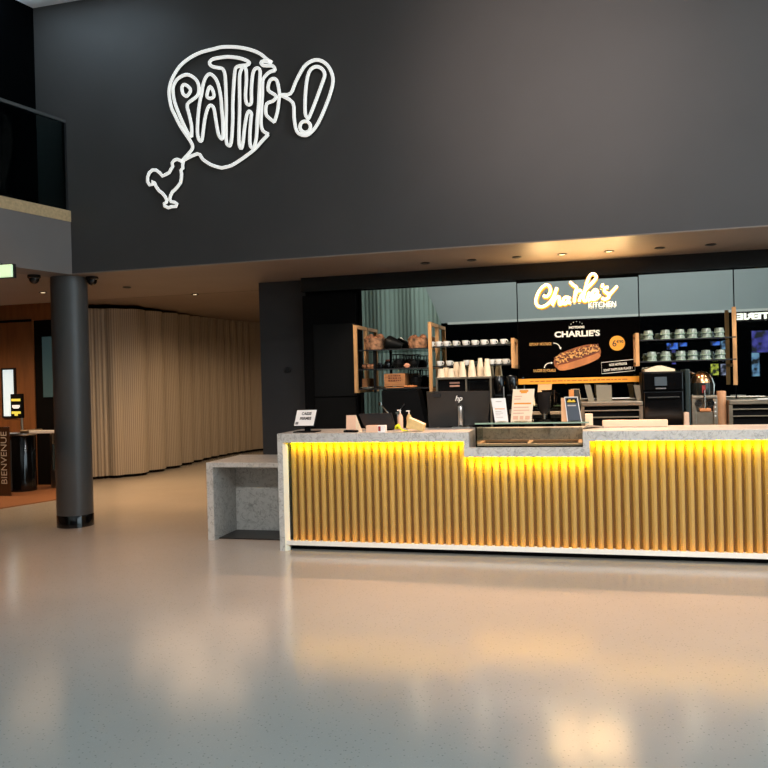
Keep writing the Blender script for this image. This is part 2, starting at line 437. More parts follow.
# left: brown wooden wall with lit slot, dark pier, teal pane
Yb = 11.0
struct(bx('wall_entrance', (XL, Yb, 0), (-8.86, Yb+.12, 2.76), M['brownwood']))
struct(bx('trim_entrance_head', (XL, Yb-.03, 2.76), (-8.4, Yb+.14, 3.08), M['brownwood']))
struct(bx('trim_entrance_line', (XL, Yb-.05, 2.74), (-8.86, Yb-.031, 2.78), M['black']))
p0 = at(3, 370, y=Yb-.02); p1 = at(15, 416, y=Yb-.02)
t = thing('slot_window', 'narrow bright upright pane in the brown wall at far left', 'window', ((p0.x+p1.x)/2, Yb-.02, p1.z))
MB().box((p0.x, Yb-.03, p1.z), (p1.x, Yb-.001, p0.z)).build('pane', M['window_lit'], t)
fb = MB()
for a, b_ in (((p0.x-.03, p1.z-.03), (p0.x, p0.z+.03)), ((p1.x, p1.z-.03), (p1.x+.03, p0.z+.03)), ((p0.x, p0.z), (p1.x, p0.z+.03)), ((p0.x, p1.z-.03), (p1.x, p1.z))):
    fb.box((a[0], Yb-.035, a[1]), (b_[0], Yb-.002, b_[1]))
fb.build('frame', M['dark'], t)
struct(bx('wall_entrance_pier', (-8.86, Yb+.02, 0), (-8.3, Yb+.6, 3.08), M['black']))
p0 = at(43, 337, y=Yb-.0); p1 = at(53, 397, y=Yb-.0)
tag(bx('glass_light_panel', (p0.x, Yb-.03, p1.z), (p1.x+.06, Yb+.02, p0.z), mat('teal_glass', (76, 100, 102), .15, emit=(50, 76, 80), es=.3)), 'narrow teal glass panel on the black pier left of the round column', 'panel')
# welcome glass leaf with BIENVENUE
wx = at(1.5, 440, y=9.8)
t = thing('welcome_panel', 'dark glass screen with the word BIENVENUE written upwards at far left', 'screen', (wx.x-.3, 9.8, .012))
zt = at(4, 431, y=9.8).z; zb = at(4, 490, y=9.8).z
MB().box((wx.x-1.0, 9.8, .012), (at(9, 440, y=9.8).x, 9.82, zt+.06)).build('glass_leaf', mat('brown_glass', (62, 42, 28), .15), t)
zm = (at(5, 432, y=9.8).z+at(8, 484, y=9.8).z)/2; hh = at(5, 432, y=9.8).z-at(8, 484, y=9.8).z
MB().text('BIENVENUE', (at(4.2, 458, y=9.795).x, 9.795, zm), .15, Vector((.012, 0, 1)).normalized(), Vector((-1, 0, .012)).normalized(), hh, .001).build('lettering', mat('grey_lettering', (190, 180, 165), .5), t)

# ticket gate
g0 = Vector((-8.62, 10.38, .012))
t = thing('ticket_gate', 'black cylindrical ticket gate with a white arm left of the round column', 'turnstile', g0)
MB().lathe([(.2, 0), (.2, .86), (.19, .88)], g0, 32).build('post', M['gloss'], t, True)
MB().lathe([(.22, .88), (.225, .895), (.225, .915), (.21, .92)], g0, 32).build('top_cap', M['metal'], t, True)
MB().cyl(g0+Vector((-.1, -.2, .02)), g0+Vector((-.1, -.2, .82)), .025).build('chrome_rod', M['lip'], t, True)  # chrome rod coloured white, its lit brightness put into the colour
MB().box((g0.x+.21, g0.y-.3, .93), (g0.x+.37, g0.y+.02, .985), .01).build('hinge', M['steel'], t)
MB().box((g0.x+.37, g0.y-.3, .93), (g0.x+1.15, g0.y-.24, .98), .01).build('arm', M['white'], t)
t = thing('swing_gate', 'low grey glass swing gate in a thin metal frame behind the ticket gate arm', 'gate', (-8.15, 10.9, .012))
fb = MB()
fb.box((-8.42, 10.78, .012), (-8.38, 10.82, .9)).box((-7.75, 10.78, .012), (-7.71, 10.82, .9)).box((-8.38, 10.78, .15), (-7.75, 10.82, .18)).box((-8.38, 10.78, .7), (-7.75, 10.82, .72))
fb.build('frame', M['metal'], t)
MB().box((-8.38, 10.795, .18), (-7.75, 10.805, .7)).build('pane', mat('greenish_glass', (70, 84, 80), .2), t)
MB().box((-8.36, 10.7, .012), (-8.24, 10.78, .3), .01).build('foot', M['metal'], t)
# sign totem on the gate
t = thing('gate_sign', 'small black upright sign with yellow and white symbols on the ticket gate', 'sign', g0+Vector((0, 0, .92)))
yy = g0.y
MB().cyl((g0.x+.01, yy, .935), (g0.x, yy, 1.16), .022).build('pole', M['steel'], t, True)
p0 = at(11.5, 394, y=yy); p1 = at(23.3, 418, y=yy)
MB().box((p0.x, yy-.03, p1.z), (p1.x, yy+.03, p0.z), .006).build('board', M['black'], t)
cx = (p0.x+p1.x)/2; hh = p0.z-p1.z
MB().box((cx-.085, yy-.034, p0.z-hh*.3), (cx+.085, yy-.0305, p0.z-hh*.2)).build('yellow_bar', M['yellow_icon'], t)
MB().box((cx-.085, yy-.034, p0.z-hh*.82), (cx+.085, yy-.0305, p0.z-hh*.72)).box((cx-.03, yy-.034, p0.z-hh*.9), (cx+.03, yy-.0305, p0.z-hh*.82)).build('yellow_arrow', M['yellow_icon'], t)
MB().box((cx-.07, yy-.034, p0.z-hh*.56), (cx+.07, yy-.029, p0.z-hh*.46)).box((cx-.05, yy-.034, p0.z-hh*.6), (cx+.05, yy-.029, p0.z-hh*.56)).build('white_symbol', M['white_icon'], t)

# beige wavy partition
pxs = [90, 97.5, 104, 109.5, 124, 147, 163, 178, 190, 200, 209, 217, 225, 232, 239, 245, 251]
known = [(90, 479.5), (97, 479), (110, 478), (122, 477.5), (135, 475.5), (147, 473), (165, 469), (200, 460.5), (225, 455.5), (251, 451.5)]
def interp(x, T):
    for (a, b_), (c_, d) in zip(T, T[1:]):
        if x <= c_: return b_+(d-b_)*(x-a)/(c_-a)
    return T[-1][1]
base = [at(p, interp(p, known), z=0) for p in pxs]
base = [base[0]+Vector((-1.6, .2, 0)), base[0]+Vector((-.8, .05, 0))]+base+[base[-1]+Vector((.1, 1.2, 0))]
prof = []
for i, (a, b_) in enumerate(zip(base, base[1:])):
    d = b_-a; L = d.length; n = Vector((d.y, -d.x, 0)).normalized()
    amp = min(.34*L, .2) if i < 6 else min(.3*L, .26)
    for k in range(8):
        s = k/8
        prof.append(a+d*s+n*amp*(math.sin(PI*s) if 0 < s < 1 else 0))
prof.append(base[-1])
ZWV = [3.08]*len(prof)
bm = bmesh.new(); uvl = bm.loops.layers.uv.new('UVMap'); L = 0; prev = None
for i, p in enumerate(prof):
    if i: L += (p-prof[i-1]).length
    lo = bm.verts.new((p.x, p.y, .05)); hi = bm.verts.new((p.x, p.y, min(3.078, 3.0+.02*max(0, p.y-12))))
    if prev:
        f = bm.faces.new((prev[0], lo, hi, prev[1]))
        for l, uvv in zip(f.loops, ((prev[2], 0), (L, 0), (L, 3), (prev[2], 3))): l[uvl].uv = uvv
    prev = (lo, hi, L)
me = bpy.data.meshes.new('wavy_partition'); bm.to_mesh(me); bm.free(); me.materials.append(M['slats'])
o = bpy.data.objects.new('slat_panel', me)
t = thing('wavy_partition', 'tall beige wavy slatted partition running back behind the round column', 'partition', (0, 0, 0))
COL.objects.link(o); o.parent = t; ORG[o] = Vector((0, 0, 0))
md = o.modifiers.new('s', 'SOLIDIFY'); md.thickness = .03; md.offset = 1
pb = MB()
for a, b_ in zip(prof, prof[1:]):
    d = (b_-a); n = Vector((-d.y, d.x, 0)).normalized()*.05
    pb.hexa([(a.x, a.y, 0), (b_.x, b_.y, 0), (b_.x+n.x, b_.y+n.y, 0), (a.x+n.x, a.y+n.y, 0), (a.x, a.y, .05), (b_.x, b_.y, .05), (b_.x+n.x, b_.y+n.y, .05), (a.x+n.x, a.y+n.y, .05)])
pb.build('plinth', M['black'], t)

# dark pier and walls left of the bar
struct(bx('wall_pier', (-4.0, 9.2, 0), (-3.36, 9.75, ZS), M['wall2']))
t = tag(MB().cyl((-3.62, 9.2, 1.77), (-3.62, 9.17, 1.77), .035, 20).build('wall_button', M['dark'], smooth=True), 'small round dark button on the charcoal pier left of the bar', 'button')
struct(bx('wall_passage', (-4.05, 9.76, 0), (-3.9, 19, 3.08), M['black']))
struct(bx('wall_passage_end', (-7.0, 17.6, 0), (-4.05, 17.75, 3.08), M['brownwood']))
struct(bx('trim_passage_head', (-4.45, 12.0, 2.62), (-4.05, 12.2, 3.08), M['black']))
# black cupboard door beside the mirrors
p0 = at(309, 290, y=9.1)
t = thing('tall_cupboard', 'tall black cupboard with a flush door at the left end of the bar back wall', 'cupboard', (-3.0, 9.12, 0))
x0 = -3.35; x1 = -2.66
MB().box((x0, 9.04, 0), (x1, 9.155, 2.68)).build('body', M['black'], t)
q0 = at(313, 325, y=9.02); q1 = at(350, 396, y=9.02)
MB().box((q0.x, 9.02, q1.z), (x1-.02, 9.04, q0.z), .003).build('door', mat('black_door', (13, 14, 15), .5, spec=.2), t)
MB().box((q0.x, 9.02, .1), (x1-.02, 9.04, q1.z-.02), .003).build('door', mat('black_door_lower', (9, 8, 8), .5, spec=.2), t)
struct(bx('trim_bar_header', (-3.35, 9.0, 2.725), (4.0, 9.155, ZS), M['header']))

# ------------------------------------------------------------ MIRRORS
seams = [-2.606, -.715, .634, 1.622, 3.9]
ML = ['tinted mirror at the left end of the bar wall, behind bread baskets and cups', 'tinted mirror behind the lit sign and the hot dog poster', 'tinted mirror behind the stacked glasses', 'tinted mirror at the right edge of the bar wall']
for i in range(4):
    t_ = 2.712-(.018 if i == 1 else 0)
    o = bx('mirror_panel', (seams[i]+.006, YM, 1.0), (seams[i+1]-.006, YM+.02, t_), M['mirror'])
    tag(o, ML[i], 'mirror')
struct(bx('trim_mirror_backing', (-2.64, YM+.021, .9), (3.95, YM+.059, 2.724), M['black']))

# ------------------------------------------------------------ COUNTER
t = thing('bar_counter', 'long service counter in grey quartz with golden backlit slats', 'counter', (-.1, 7.2, 0))
XA = -2.835; XB = 3.3; YB = YC+.68
rl, rr, ol, orr = -1.0, -.008, -1.045, .048   # recess
zr0, zr1, zt0 = .897, .98, 1.035
top = MB()
ZL = 1.085
top.box((XA, YC, ZL), (rl, YB, ZC)).box((rr, YC, ZL), (XB, YB, ZC)).box((XA, YC, zt0), (rl, YC+.028, ZL)).box((rr, YC, zt0), (XB, YC+.028, ZL))
top.box((ol, YC, zr0), (rl, YC+.028, zt0)).box((rr, YC, zr0), (orr, YC+.028, zt0)).box((rl-.02, YC+.028, zr0+.05), (rl, YC+.5, ZL)).box((rr, YC+.028, zr0+.05), (rr+.02, YC+.5, ZL))
top.box((rl, YC, zr0), (rr, YC+.028, zr1-.03)).box((rl, YC+.028, zr1-.05), (rr, YC+.5, zr1-.03))
top.box((rl, YC, zr1-.03), (rr, YC+.035, zr1))
top.box((rl, YC+.5, zr1-.03), (rr, YC+.54, ZC)).box((rl, YC+.54, ZL), (rr, YB, ZC))
top.box((XA, YC, 0), (-2.783, YB, zt0)).box((XB-.05, YC, 0), (XB, YB, zt0))
top.build('worktop', M['marble'], t)
MB().hexa([(-2.783, YC+.002, .0), (-2.748, YC+.05, .0), (-2.783, YC+.05, .0), (-2.783, YC+.04, .0), (-2.783, YC+.002, zt0-.0), (-2.748, YC+.05, zt0-.03), (-2.783, YC+.05, zt0), (-2.783, YC+.04, zt0)]).build('chamfer_strip', M['marble_edge'], t)
# slats
sl = MB(); x = -2.74; pitch = .0745; y0 = YC+.115
def ztop(a): return .925 if ol-.01 < a < orr+.01 else 1.075
while x < XB-.12:
    pf = [(x+fx*pitch, y0+fy) for fx, fy in ((0, 0), (.15, -.034), (.38, -.044), (.68, -.042), (.74, -.03), (.75, 0))]
    lo = [sl.bm.verts.new((a, b_, .088)) for a, b_ in pf]; hi = [sl.bm.verts.new((a, b_, ztop(x+.03))) for a, b_ in pf]
    for i in range(5): sl.bm.faces.new((lo[i], lo[i+1], hi[i+1], hi[i]))
    sl.bm.faces.new(lo); sl.bm.faces.new(hi[::-1])
    x += pitch
sl.build('slat_panel', M['gold'], t)
bk = MB(); bk.box((-2.74, y0+.002, .05), (XB-.06, y0+.03, .925)).box((-2.74, y0+.002, .925), (ol, y0+.03, 1.08)).box((orr, y0+.002, .925), (XB-.06, y0+.03, 1.08))
bk.build('back_board', mat('brown_board', (120, 84, 36), .6), t)
MB().box((-2.783, YC+.015, .056), (XB-.05, YC+.116, .088)).build('bottom_rail', M['lip'], t)
MB().box((-2.76, YC+.12, 0), (XB-.05, YC+.15, .056)).build('kickboard', M['black'], t)
LED = []
for a, b_, z in ((-2.74, ol, ZL), (ol+.01, orr-.01, zr1-.052), (orr, XB-.06, ZL)):
    MB().box((a, YC+.029, z-.012), (b_, YC+.04, z-.001)).build('led_strip', M['led'], t)
    LED.append((a, b_, z))
led2 = mat('led_amber', (255, 190, 60), .5, emit=(255, 150, 20), es=9)
MB().box((-2.74, YC+.022, .086), (XB-.06, YC+.03, .090)).build('led_strip', led2, t)
MB().box((-2.783, YC+.015, .088), (XB-.05, YC+.021, .1)).build('rail_lip', M['lip'], t)
# staff side cladding
MB().box((-2.78, YB-.06, .05), (XB-.06, YB-.03, zt0)).build('rear_board', M['dark'], t)

# lower side desk
yd = 7.224; xd = -3.779
t = thing('low_side_desk', 'low grey quartz desk open at the front, joined to the left end of the counter', 'desk', (-3.3, 7.6, 0))
MB().box((xd, yd, .755), (XA-.002, 8.05, .804), .003).box((xd, yd, 0), (xd+.075, 8.05, .755), .003).build('waterfall_top', M['marble'], t)
MB().box((xd+.075, yd+.53, .0), (XA-.002, yd+.57, .755)).build('back_panel', M['marble'], t)
MB().box((xd+.075, yd+.1, .0), (XA-.002, yd+.53, .012)).build('floor_plate', M['dark'], t)

# back counter run behind the bar
t = thing('back_counter', 'black back counter carrying the machines below the mirrors', 'counter', (0, 8.8, 0))
MB().box((-2.62, 8.35, .0), (3.9, 9.09, .86)).build('cabinets', M['blackp'], t)
MB().box((-2.64, 8.32, .86), (3.92, 9.095, .9), .004).build('worktop', M['steel'], t)

# ------------------------------------------------------------ SIGN: balloon lettering
SG = [
 (0, [(272,62.3),(267.4,59.6),(260,53.7),(250,49.6),(238.2,47.3),(228.2,46.8),(220,47.3),(214.7,48.7),(201,52.3),(190,57.8),(180,66),(173.2,76.5),(169.8,85.6),(169.1,94.7),(171.4,107.5),(174.6,114.6),(180,125.5),(187.3,136.5),(191.4,142.8),(192.6,147.4),(190,152),(181.4,161.5)]),
 (0, [(180.6,161.9),(197.4,153.8),(202.8,159.3),(211,164.7),(220.2,167.6),(223.6,167.5),(231.9,165.2),(242.8,158.3),(254.6,149.2),(262,141),(268.3,134.4)]),
 (0, [(268.4,134.2),(262.8,130.5),(261,122.8),(261.5,111),(262,100),(262.4,94.7),(262.7,81),(265.6,75.6),(270.1,71.8),(275.1,70.5)]),
 (0, [(275.1,70.7),(272.9,66),(263.8,65.5),(261,62.8),(263.8,61),(272,62.3)]),
 (0, [(191.4,137),(187.3,132),(180,116.4),(174.6,101.8),(173.0,91),(173.6,85.6),(177.3,79.2),(183.7,75.3),(189.2,75),(195.6,79.2),(198.7,85.6),(198.3,93.8),(194.6,98.3),(187.3,104.3),(189.2,114.6),(191.6,126.4),(191.6,137)]),
 (1, [(184.6,84.5),(189.2,87.5),(190.4,91.2),(187.5,95.6),(185.5,96),(182.7,93),(182,87)]),
 (1, [(199.2,140.1),(197.4,131.9),(198.3,113.7),(200.1,100),(201.5,94.7),(203.3,83.8),(206.3,76.5),(210.1,74.0),(214.7,77.4),(218.3,84.7),(221,98.3),(221.7,109),(222.9,122.8),(222.9,137.0),(221.3,138.7),(218.3,133.7),(215.6,118.2),(213.8,108.2),(210.6,105.3),(207.4,109.1),(204.7,120),(202.8,134.6),(201.7,140.6)]),
 (1, [(210.1,86.5),(213,91),(213.8,96.5),(210.1,98.4),(207,96.5),(207.8,91)]),
 (1, [(212,66.4),(209.5,62.8),(212.9,59.1),(223.8,57.1),(230,56.9),(240,58.2),(247.4,61),(249.4,63.2),(246.4,65.1),(237.3,66.6),(235,71),(233.7,85.6),(232.8,103.8),(232.8,118.2),(231.9,136.5),(230.5,144.9),(228.5,145.5),(226.4,142),(226,127.4),(226.3,110),(226,94.7),(225.2,76.5),(222.9,69.2),(218.3,67.8)]),
 (1, [(239.6,94.7),(239.6,76.5),(241.4,69.2),(244,66.9),(246,70),(246.4,81),(245.5,94.7),(246.4,102.9),(249.2,104.8),(251.4,102),(251.4,90.1),(252.4,76.5),(254.2,70),(257.4,68),(260.1,71),(259.7,81),(258.7,103.8),(257.4,118.2),(256.5,136.5),(254.2,146.5),(252,147.9),(250,143.8),(250,131.9),(251,118.2),(251.4,113.7),(249.2,111.2),(246.9,114.6),(244.6,127.4),(243.2,141),(241.4,148.5),(239.1,143.8),(239.1,127.4),(239.6,110)]),
 (0, [(279.7,95.2),(277.9,83.8),(275.6,79.2),(272,79),(269.2,82),(268.3,90.1),(274.7,94.7),(276,97.4),(272.9,101),(266.8,103.8),(265.8,111.9),(267.4,116.4),(274.4,122.2)]),
 (0, [(274.2,122.2),(277.4,112),(279.3,96.5),(280.2,94.9)]),
 (0, [(280.2,94.7),(290.4,93.6),(296,81.2),(303.9,66.9),(311.7,61),(319.5,60.2),(327.3,65),(332.3,74.7),(332.5,85.2),(327.3,102.1),(318.2,122.9),(310.4,133.0),(303.9,135.3),(296.9,131.4),(294.1,117.7),(292.8,102.6),(280.6,95.2)]),
 (1, [(307.8,118),(305.1,112.5),(305.8,89),(309,72.1),(315.6,66.7),(322,68.9),(324.7,74.7),(322,83.9),(314.3,104.7),(309.2,117.2)]),
 (1, [(305.2+5.3*math.cos(k*PI/5), 126.8+5.6*math.sin(k*PI/5)) for k in range(10)]),
 (1, [(183.6,162),(182.6,165),(182.9,168),(180.8,170.4),(181.6,173.5),(181.4,178),(180.6,182.5),(177.8,186.5),(175,189.6),(172.3,192),(170.6,195.5),(169.8,198.8),(171,201.6),(174.5,202.2),(177,204),(176.2,206.4),(171.5,206.6),(168.3,207.8),(164.6,206),(164,203.6),(166.4,202.4),(167,200.8),(165.4,197),(162.6,193.4),(159,190.6),(156,186.4),(154.6,182.8),(152.4,181.2),(152.6,184.4),(149.6,185),(147.6,181.6),(147.6,177),(149.4,172.6),(152.4,170),(156,170),(159.6,172.6),(162.4,176),(166,174.4),(169.4,172.4),(171,169),(172.8,166.4),(172,163),(174,160.4),(177,159.2),(180,160.4)]),
]
t = thing('lit_logo_sign', 'white outline logo sign with balloon lettering and small rooster on the dark upper wall', 'sign', at(240, 160, y=YF-.06))
NM = ['balloon_outline', 'balloon_outline', 'balloon_outline', 'balloon_outline', 'letter_p', 'letter_p_hole', 'letter_a', 'letter_a_hole', 'letter_t', 'letter_h', 'letter_e', 'letter_e', 'exclamation_outline', 'exclamation_stroke', 'exclamation_dot', 'rooster_outline']
ud = Vector((0, 1, 0))
# the strokes of one glyph are gathered into one part
groups = {}
for nm, (cl, p) in zip(NM, SG): groups.setdefault(nm, []).append((cl, p))
sharp = {'rooster_outline'}
for nm, lst in groups.items():
    mb = MB(); sb = MB()
    for cl, p in lst:
        q = smooth_path(p, bool(cl), 1 if nm == 'rooster_outline' else 3)
        P3 = [at(a, b_, y=YF-.05) for a, b_ in q]
        mb.tube(P3, .0185, 8, bool(cl), sq=.012, up=ud)
        sb.tube([v+Vector((0, .024, 0)) for v in P3], .017, 4, bool(cl), sq=.02, up=ud)
    ob = mb.build(nm, M['sign_white'], t, True)
    sb.build('black_outline', M['sign_side'], ob)  # black tube set behind each white stroke

# ------------------------------------------------------------ SIGN: script lettering above the bar
k_ = 7.68
CH = [
 [(140,212),(168,218),(192,188),(190,145),(160,128),(112,170),(84,240),(92,285),(130,298),(180,272),(215,225),(245,150)],
 [(245,150),(226,215),(212,285)],
 [(216,268),(238,228),(262,222),(262,250),(268,280),(290,268)],
 [(335,225),(305,226),(290,258),(308,276),(332,245),(340,222),(334,260),(352,268)],
 [(345,105),(368,128),(395,150),(386,190),(378,262)],
 [(382,215),(398,182),(420,170),(428,182)],
 [(416,258),(428,220),(470,160),(520,110),(548,72),(534,46),(506,48),(482,90),(462,165),(450,225),(458,254),(478,240)],
 [(494,185),(482,225),(488,248),(508,235)],
 [(520,215),(545,205),(556,182),(540,165),(520,185),(512,218),(526,242),(556,228),(575,205)],
 [(596,122),(596,136),(588,148)],
 [(640,146),(616,152),(612,178),(640,200),(642,226),(614,240),(590,230)],
 [(648,205),(672,180),(708,138)],
]
YS = YM-.12
t = thing('lit_script_sign', 'glowing warm white script letter sign in front of the mirrors above the poster', 'sign', at(575, 300, y=YS))
ha = MB(); ne = MB()
for st in CH:
    q = smooth_path([(525+a/k_, 268+b_/k_) for a, b_ in st], False, 4)
    P3 = [at(a, b_, y=YS) for a, b_ in q]
    ne.tube(P3, .0125, 8, sq=.012, up=ud)
    ha.tube([v+Vector((0, .045, 0)) for v in P3], .0235, 8, sq=.012, up=ud)
ne.build('script_lettering', M['neon'], t, True); ha.build('amber_glow_tube', M['halo'], t, True)  # wider amber tube imitates the glow round the letters
pc = at(602.3, 304.6, y=YS)
MB().text('KITCHEN', pc, .085, Vector((1, 0, 0)), width=at(616, 303, y=YS).x-at(588.5, 303, y=YS).x, depth=.004, bold=.0).build('block_lettering', M['neon_small'], t)
for px in (545, 575, 600):
    p = at(px, 292, y=YS); MB().cyl((p.x, YS+.05, p.z), (p.x, YM, p.z), .006, 8).build('fixing_pin', M['dark'], t)

# ------------------------------------------------------------ POSTER
YP = 9.0
t = thing('hot_dog_poster', 'black wide hot dog poster with an orange strip hanging in front of the mirrors', 'poster', at(580, 385, y=YP))
pz0, pz1 = 1.515, 2.225; px0, px1 = -.700, .634
pzs = at(580, 379, y=YP).z
MB().box((px0, YP, 1.60), (px1, YP+.02, pz1)).build('board', M['poster_black'], t)
for xx in (px0+.1, px1-.1): pass
boxes('wall_bracket', [((px0+.1, YP+.02, 1.9), (px0+.14, YM, 1.94)), ((px1-.14, YP+.02, 1.9), (px1-.1, YM, 1.94))], M['dark'], t)
def pp(x, y, d=.003):      # crop (520,315) scale 6.144 -> point just in front of the poster
    v = at(520+x/6.144, 315+y/6.144, y=YP-d); return v
a = pp(-10, 393); b_ = pp(733, 376); cc = pp(733, 410); dd = pp(-10, 427)
zs0 = (cc.z+dd.z)/2; zs1 = (a.z+b_.z)/2
so = MB().box((a.x, YP-.004, zs0), (b_.x, YP+.018, zs1)).build('orange_strip', M['poster_orange'], t)
tx = MB(); xx = pp(60, 400).x; xe = pp(660, 400).x
while xx < xe:
    w_ = random.uniform(.02, .06); tx.box((xx, YP-.006, (zs0+zs1)/2-.006), (xx+w_, YP-.004, (zs0+zs1)/2+.006)); xx += w_+.012
tx.build('small_print', mat('brown_print', (190, 110, 30), .6), so)
# title, letters on a slight arc
def arc_text(mb, txt, cx, cz, size, wd, sag, bold=.002):
    n = len(txt)
    for i, ch in enumerate(txt):
        u = (i-(n-1)/2)/((n-1)/2) if n > 1 else 0
        if ch != ' ': mb.text(ch, (cx+u*wd/2, YP-.003, cz+sag*(1-u*u)), size, Vector((1, 0, -u*sag*1.5/(wd/2))).normalized(), Vector((u*sag*1.5/(wd/2), 0, 1)).normalized(), None, .001, bold)
ti = MB(); c0 = pp(350, 117)
ti.text("CHARLIE'S", (c0.x, YP-.003, c0.z), .088, depth=.001, bold=.0035, width=.5)
ti.build('title_lettering', M['poster_white'], t); ti = MB(); c1 = pp(348, 76); ti.text('HOTDOG', (c1.x, YP-.003, c1.z), .034, width=.17, depth=.001, bold=.002)
ti.build('subtitle_lettering', M['poster_white'], t); ti = MB()
for k in range(5):
    a_ = PI*(.2+.15*k); ti.cyl((c1.x+.075*math.cos(a_), YP-.002, c1.z+.005+.06*math.sin(a_)), (c1.x+.075*math.cos(a_), YP-.004, c1.z+.005+.06*math.sin(a_)), .005, 8)
tag(ti.build('dotted_arc', M['poster_white'], t), None, None, kind='stuff')
ot = MB(); q = pp(125, 180); ot.text('KETCHUP / MOUTARDE', q, .044, width=.245, depth=.001, bold=.001)
q = pp(150, 342); ot.build('upper_caption', M['poster_tan'], t); ot = MB().text('SAUCISSE DE VOLAILLE', q, .044, width=.25, depth=.001, bold=.001)
ot.build('lower_caption', M['poster_tan'], t)
for P_, Q_ in (([(205, 172), (225, 176), (240, 188), (248, 205)], [(240, 200), (256, 198), (250, 213)]), ([(150, 325), (156, 308), (172, 297), (195, 294)], [(190, 287), (190, 302), (203, 294)])):
    ar = MB().tube([pp(*z) for z in smooth_path(P_, False, 4)], .005, 6, sq=.002, up=ud)
    ar.prism([pp(*z) for z in Q_], (0, -.001, 0)); ar.build('arrow', M['poster_white'], t)
# price roundel
q = pp(597, 173); pr = MB().cyl((q.x, YP-.001, q.z), (q.x, YP-.004, q.z), .083, 40).build('price_disc', M['poster_orange'], t, True)
mb = MB(); mb.text('6', (q.x-.03, YP-.006, q.z-.005), .1, depth=.001, bold=.001); mb.text('€90', (q.x+.03, YP-.006, q.z+.015), .045, depth=.001, bold=.001)
mb.build('price_lettering', M['ink'], pr)
# framed note
def quadbar(mb, pts, r=.004):
    mb.tube([pp(*z) for z in pts], r, 4, True, sq=.002, up=ud)
mb = MB(); quadbar(mb, [(500, 292), (705, 272), (707, 341), (503, 361)])
xd1 = (pp(705, 272)-pp(500, 292)).normalized()
yd1 = Vector((0, -1, 0)).cross(xd1)*-1
if yd1.z < 0: yd1 = -yd1
mb.text('NOS HOTDOGS', pp(602, 303), .036, xd1, yd1, .19, .001, .001)
mb.text('SONT FAITS SUR PLACE !', pp(602, 333), .036, xd1, yd1, .31, .001, .001)
mb.build('framed_note', M['poster_white'], t)
# the printed hot dog: flat print in layers
def ell(cx, cy, ax, ay, ang, n=36, pw=2.0):
    out = []
    for k in range(n):
        a_ = 2*PI*k/n; c_, s_ = math.cos(a_), math.sin(a_)
        x_ = ax*abs(c_)**(2/pw)*(1 if c_ > 0 else -1); y_ = ay*abs(s_)**(2/pw)*(1 if s_ > 0 else -1)
        out.append((cx+x_*math.cos(ang)-y_*math.sin(ang), cy+x_*math.sin(ang)+y_*math.cos(ang)))
    return out
an = math.radians(-18)
hd = MB().prism([pp(*z) for z in ell(352, 258, 150, 58, an, pw=2.6)], (0, -.001, 0)).build('printed_hot_dog', M['bun'], t)
MB().prism([pp(*z, d=.0045) for z in ell(362, 287, 138, 30, an, pw=2.4)], (0, -.001, 0)).build('printed_bun', M['bun_base'], hd)
MB().prism([pp(*z, d=.006) for z in ell(360, 258, 135, 16, an, pw=3)], (0, -.001, 0)).build('printed_sausage', mat('sausage', (120, 56, 30), .4), hd)
mb = MB(); mo = MB()
for k in range(44):
    u = -1+2*k/43; x_ = 350+u*128; y_ = 240-u*40+[-20, 4, -8, 16][k % 4]+random.uniform(-5, 5)
    mb.prism([pp(*z, d=.007+.0001*k) for z in ell(x_, y_, 10+random.random()*7, 6, random.random()*3, 10)], (0, -.0005, 0))
    mo.prism([pp(*z, d=.0105+.0001*k) for z in ell(x_+random.uniform(-8, 8), y_+random.uniform(-10, 10), 9, 5.5, random.random()*3, 8)], (0, -.0005, 0))
tag(mb.build('printed_sauce', M['cream_sauce'], hd), None, None, kind='stuff'); tag(mo.build('printed_onion', M['onion'], hd), None, None, kind='stuff')

# ------------------------------------------------------------ WALL SHELVES
def frame(unit, px, y0, y1, yf=8.62, yb=9.09, wd=.038):
    p0 = at(px, y0, y=yf); p1 = at(px, y1, y=yf); x = p0.x; z0, z1 = p1.z, p0.z; a, b_ = x-wd/2, x+wd/2
    MB().box((a, yf, z0), (b_, yf+wd, z1)).box((a, yb-wd, z0), (b_, yb, z1)).box((a, yf+wd, z1-wd), (b_, yb-wd, z1)).box((a, yf+wd, z0), (b_, yb-wd, z0+wd)).build('wooden_frame', M['oak'], unit)
    return x
def shelf(unit, x0, x1, z, y0=8.66, y1=9.06):
    o = MB().box((x0, y0, z-.012), (x1, y1, z)).build('glass_shelf', M['glassclear'], unit)
    MB().box((x0, y0-.004, z-.013), (x1, y0-.0002, z+.001)).build('front_edge', M['dark'], o)
zA = [at(395, y, y=8.65).z for y in (348.8, 368.3, 388)]
zB = [1.975, 1.752]; zG = [1.965, 1.735]
u = thing('wall_shelf', 'glass shelves with bread baskets between two tall wooden frames', 'shelf', (-2.13, 9.0, 1.46), 'glass wall shelves with wooden frames')
f1 = frame(u, 354.5, 325, 393); f2 = frame(u, 429.3, 322, 392)
for z in zA: shelf(u, f1+.019, f2-.019, z)
pxp = at(374.5, 360, y=8.7).x
MB().box((pxp-.014, 8.69, zA[2]-.05), (pxp+.014, 8.72, zA[0]-.012)).build('upright', M['wire'], u)
u = thing('wall_shelf', 'glass shelves with two rows of white cups, left of the poster', 'shelf', (-1.2, 9.0, 1.7), 'glass wall shelves with wooden frames')
f3 = frame(u, 512.5, 338, 368)
for z in zB: shelf(u, f2+.02, f3-.019, z)
u = thing('wall_shelf', 'glass shelves with two rows of tumblers, right of the poster', 'shelf', (1.1, 9.0, 1.46), 'glass wall shelves with wooden frames')
f4 = frame(u, 637, 333, 366, yb=8.985)
p0 = at(733.5, 307, y=8.9); p1 = at(733.5, 385, y=8.9); f5 = p0.x
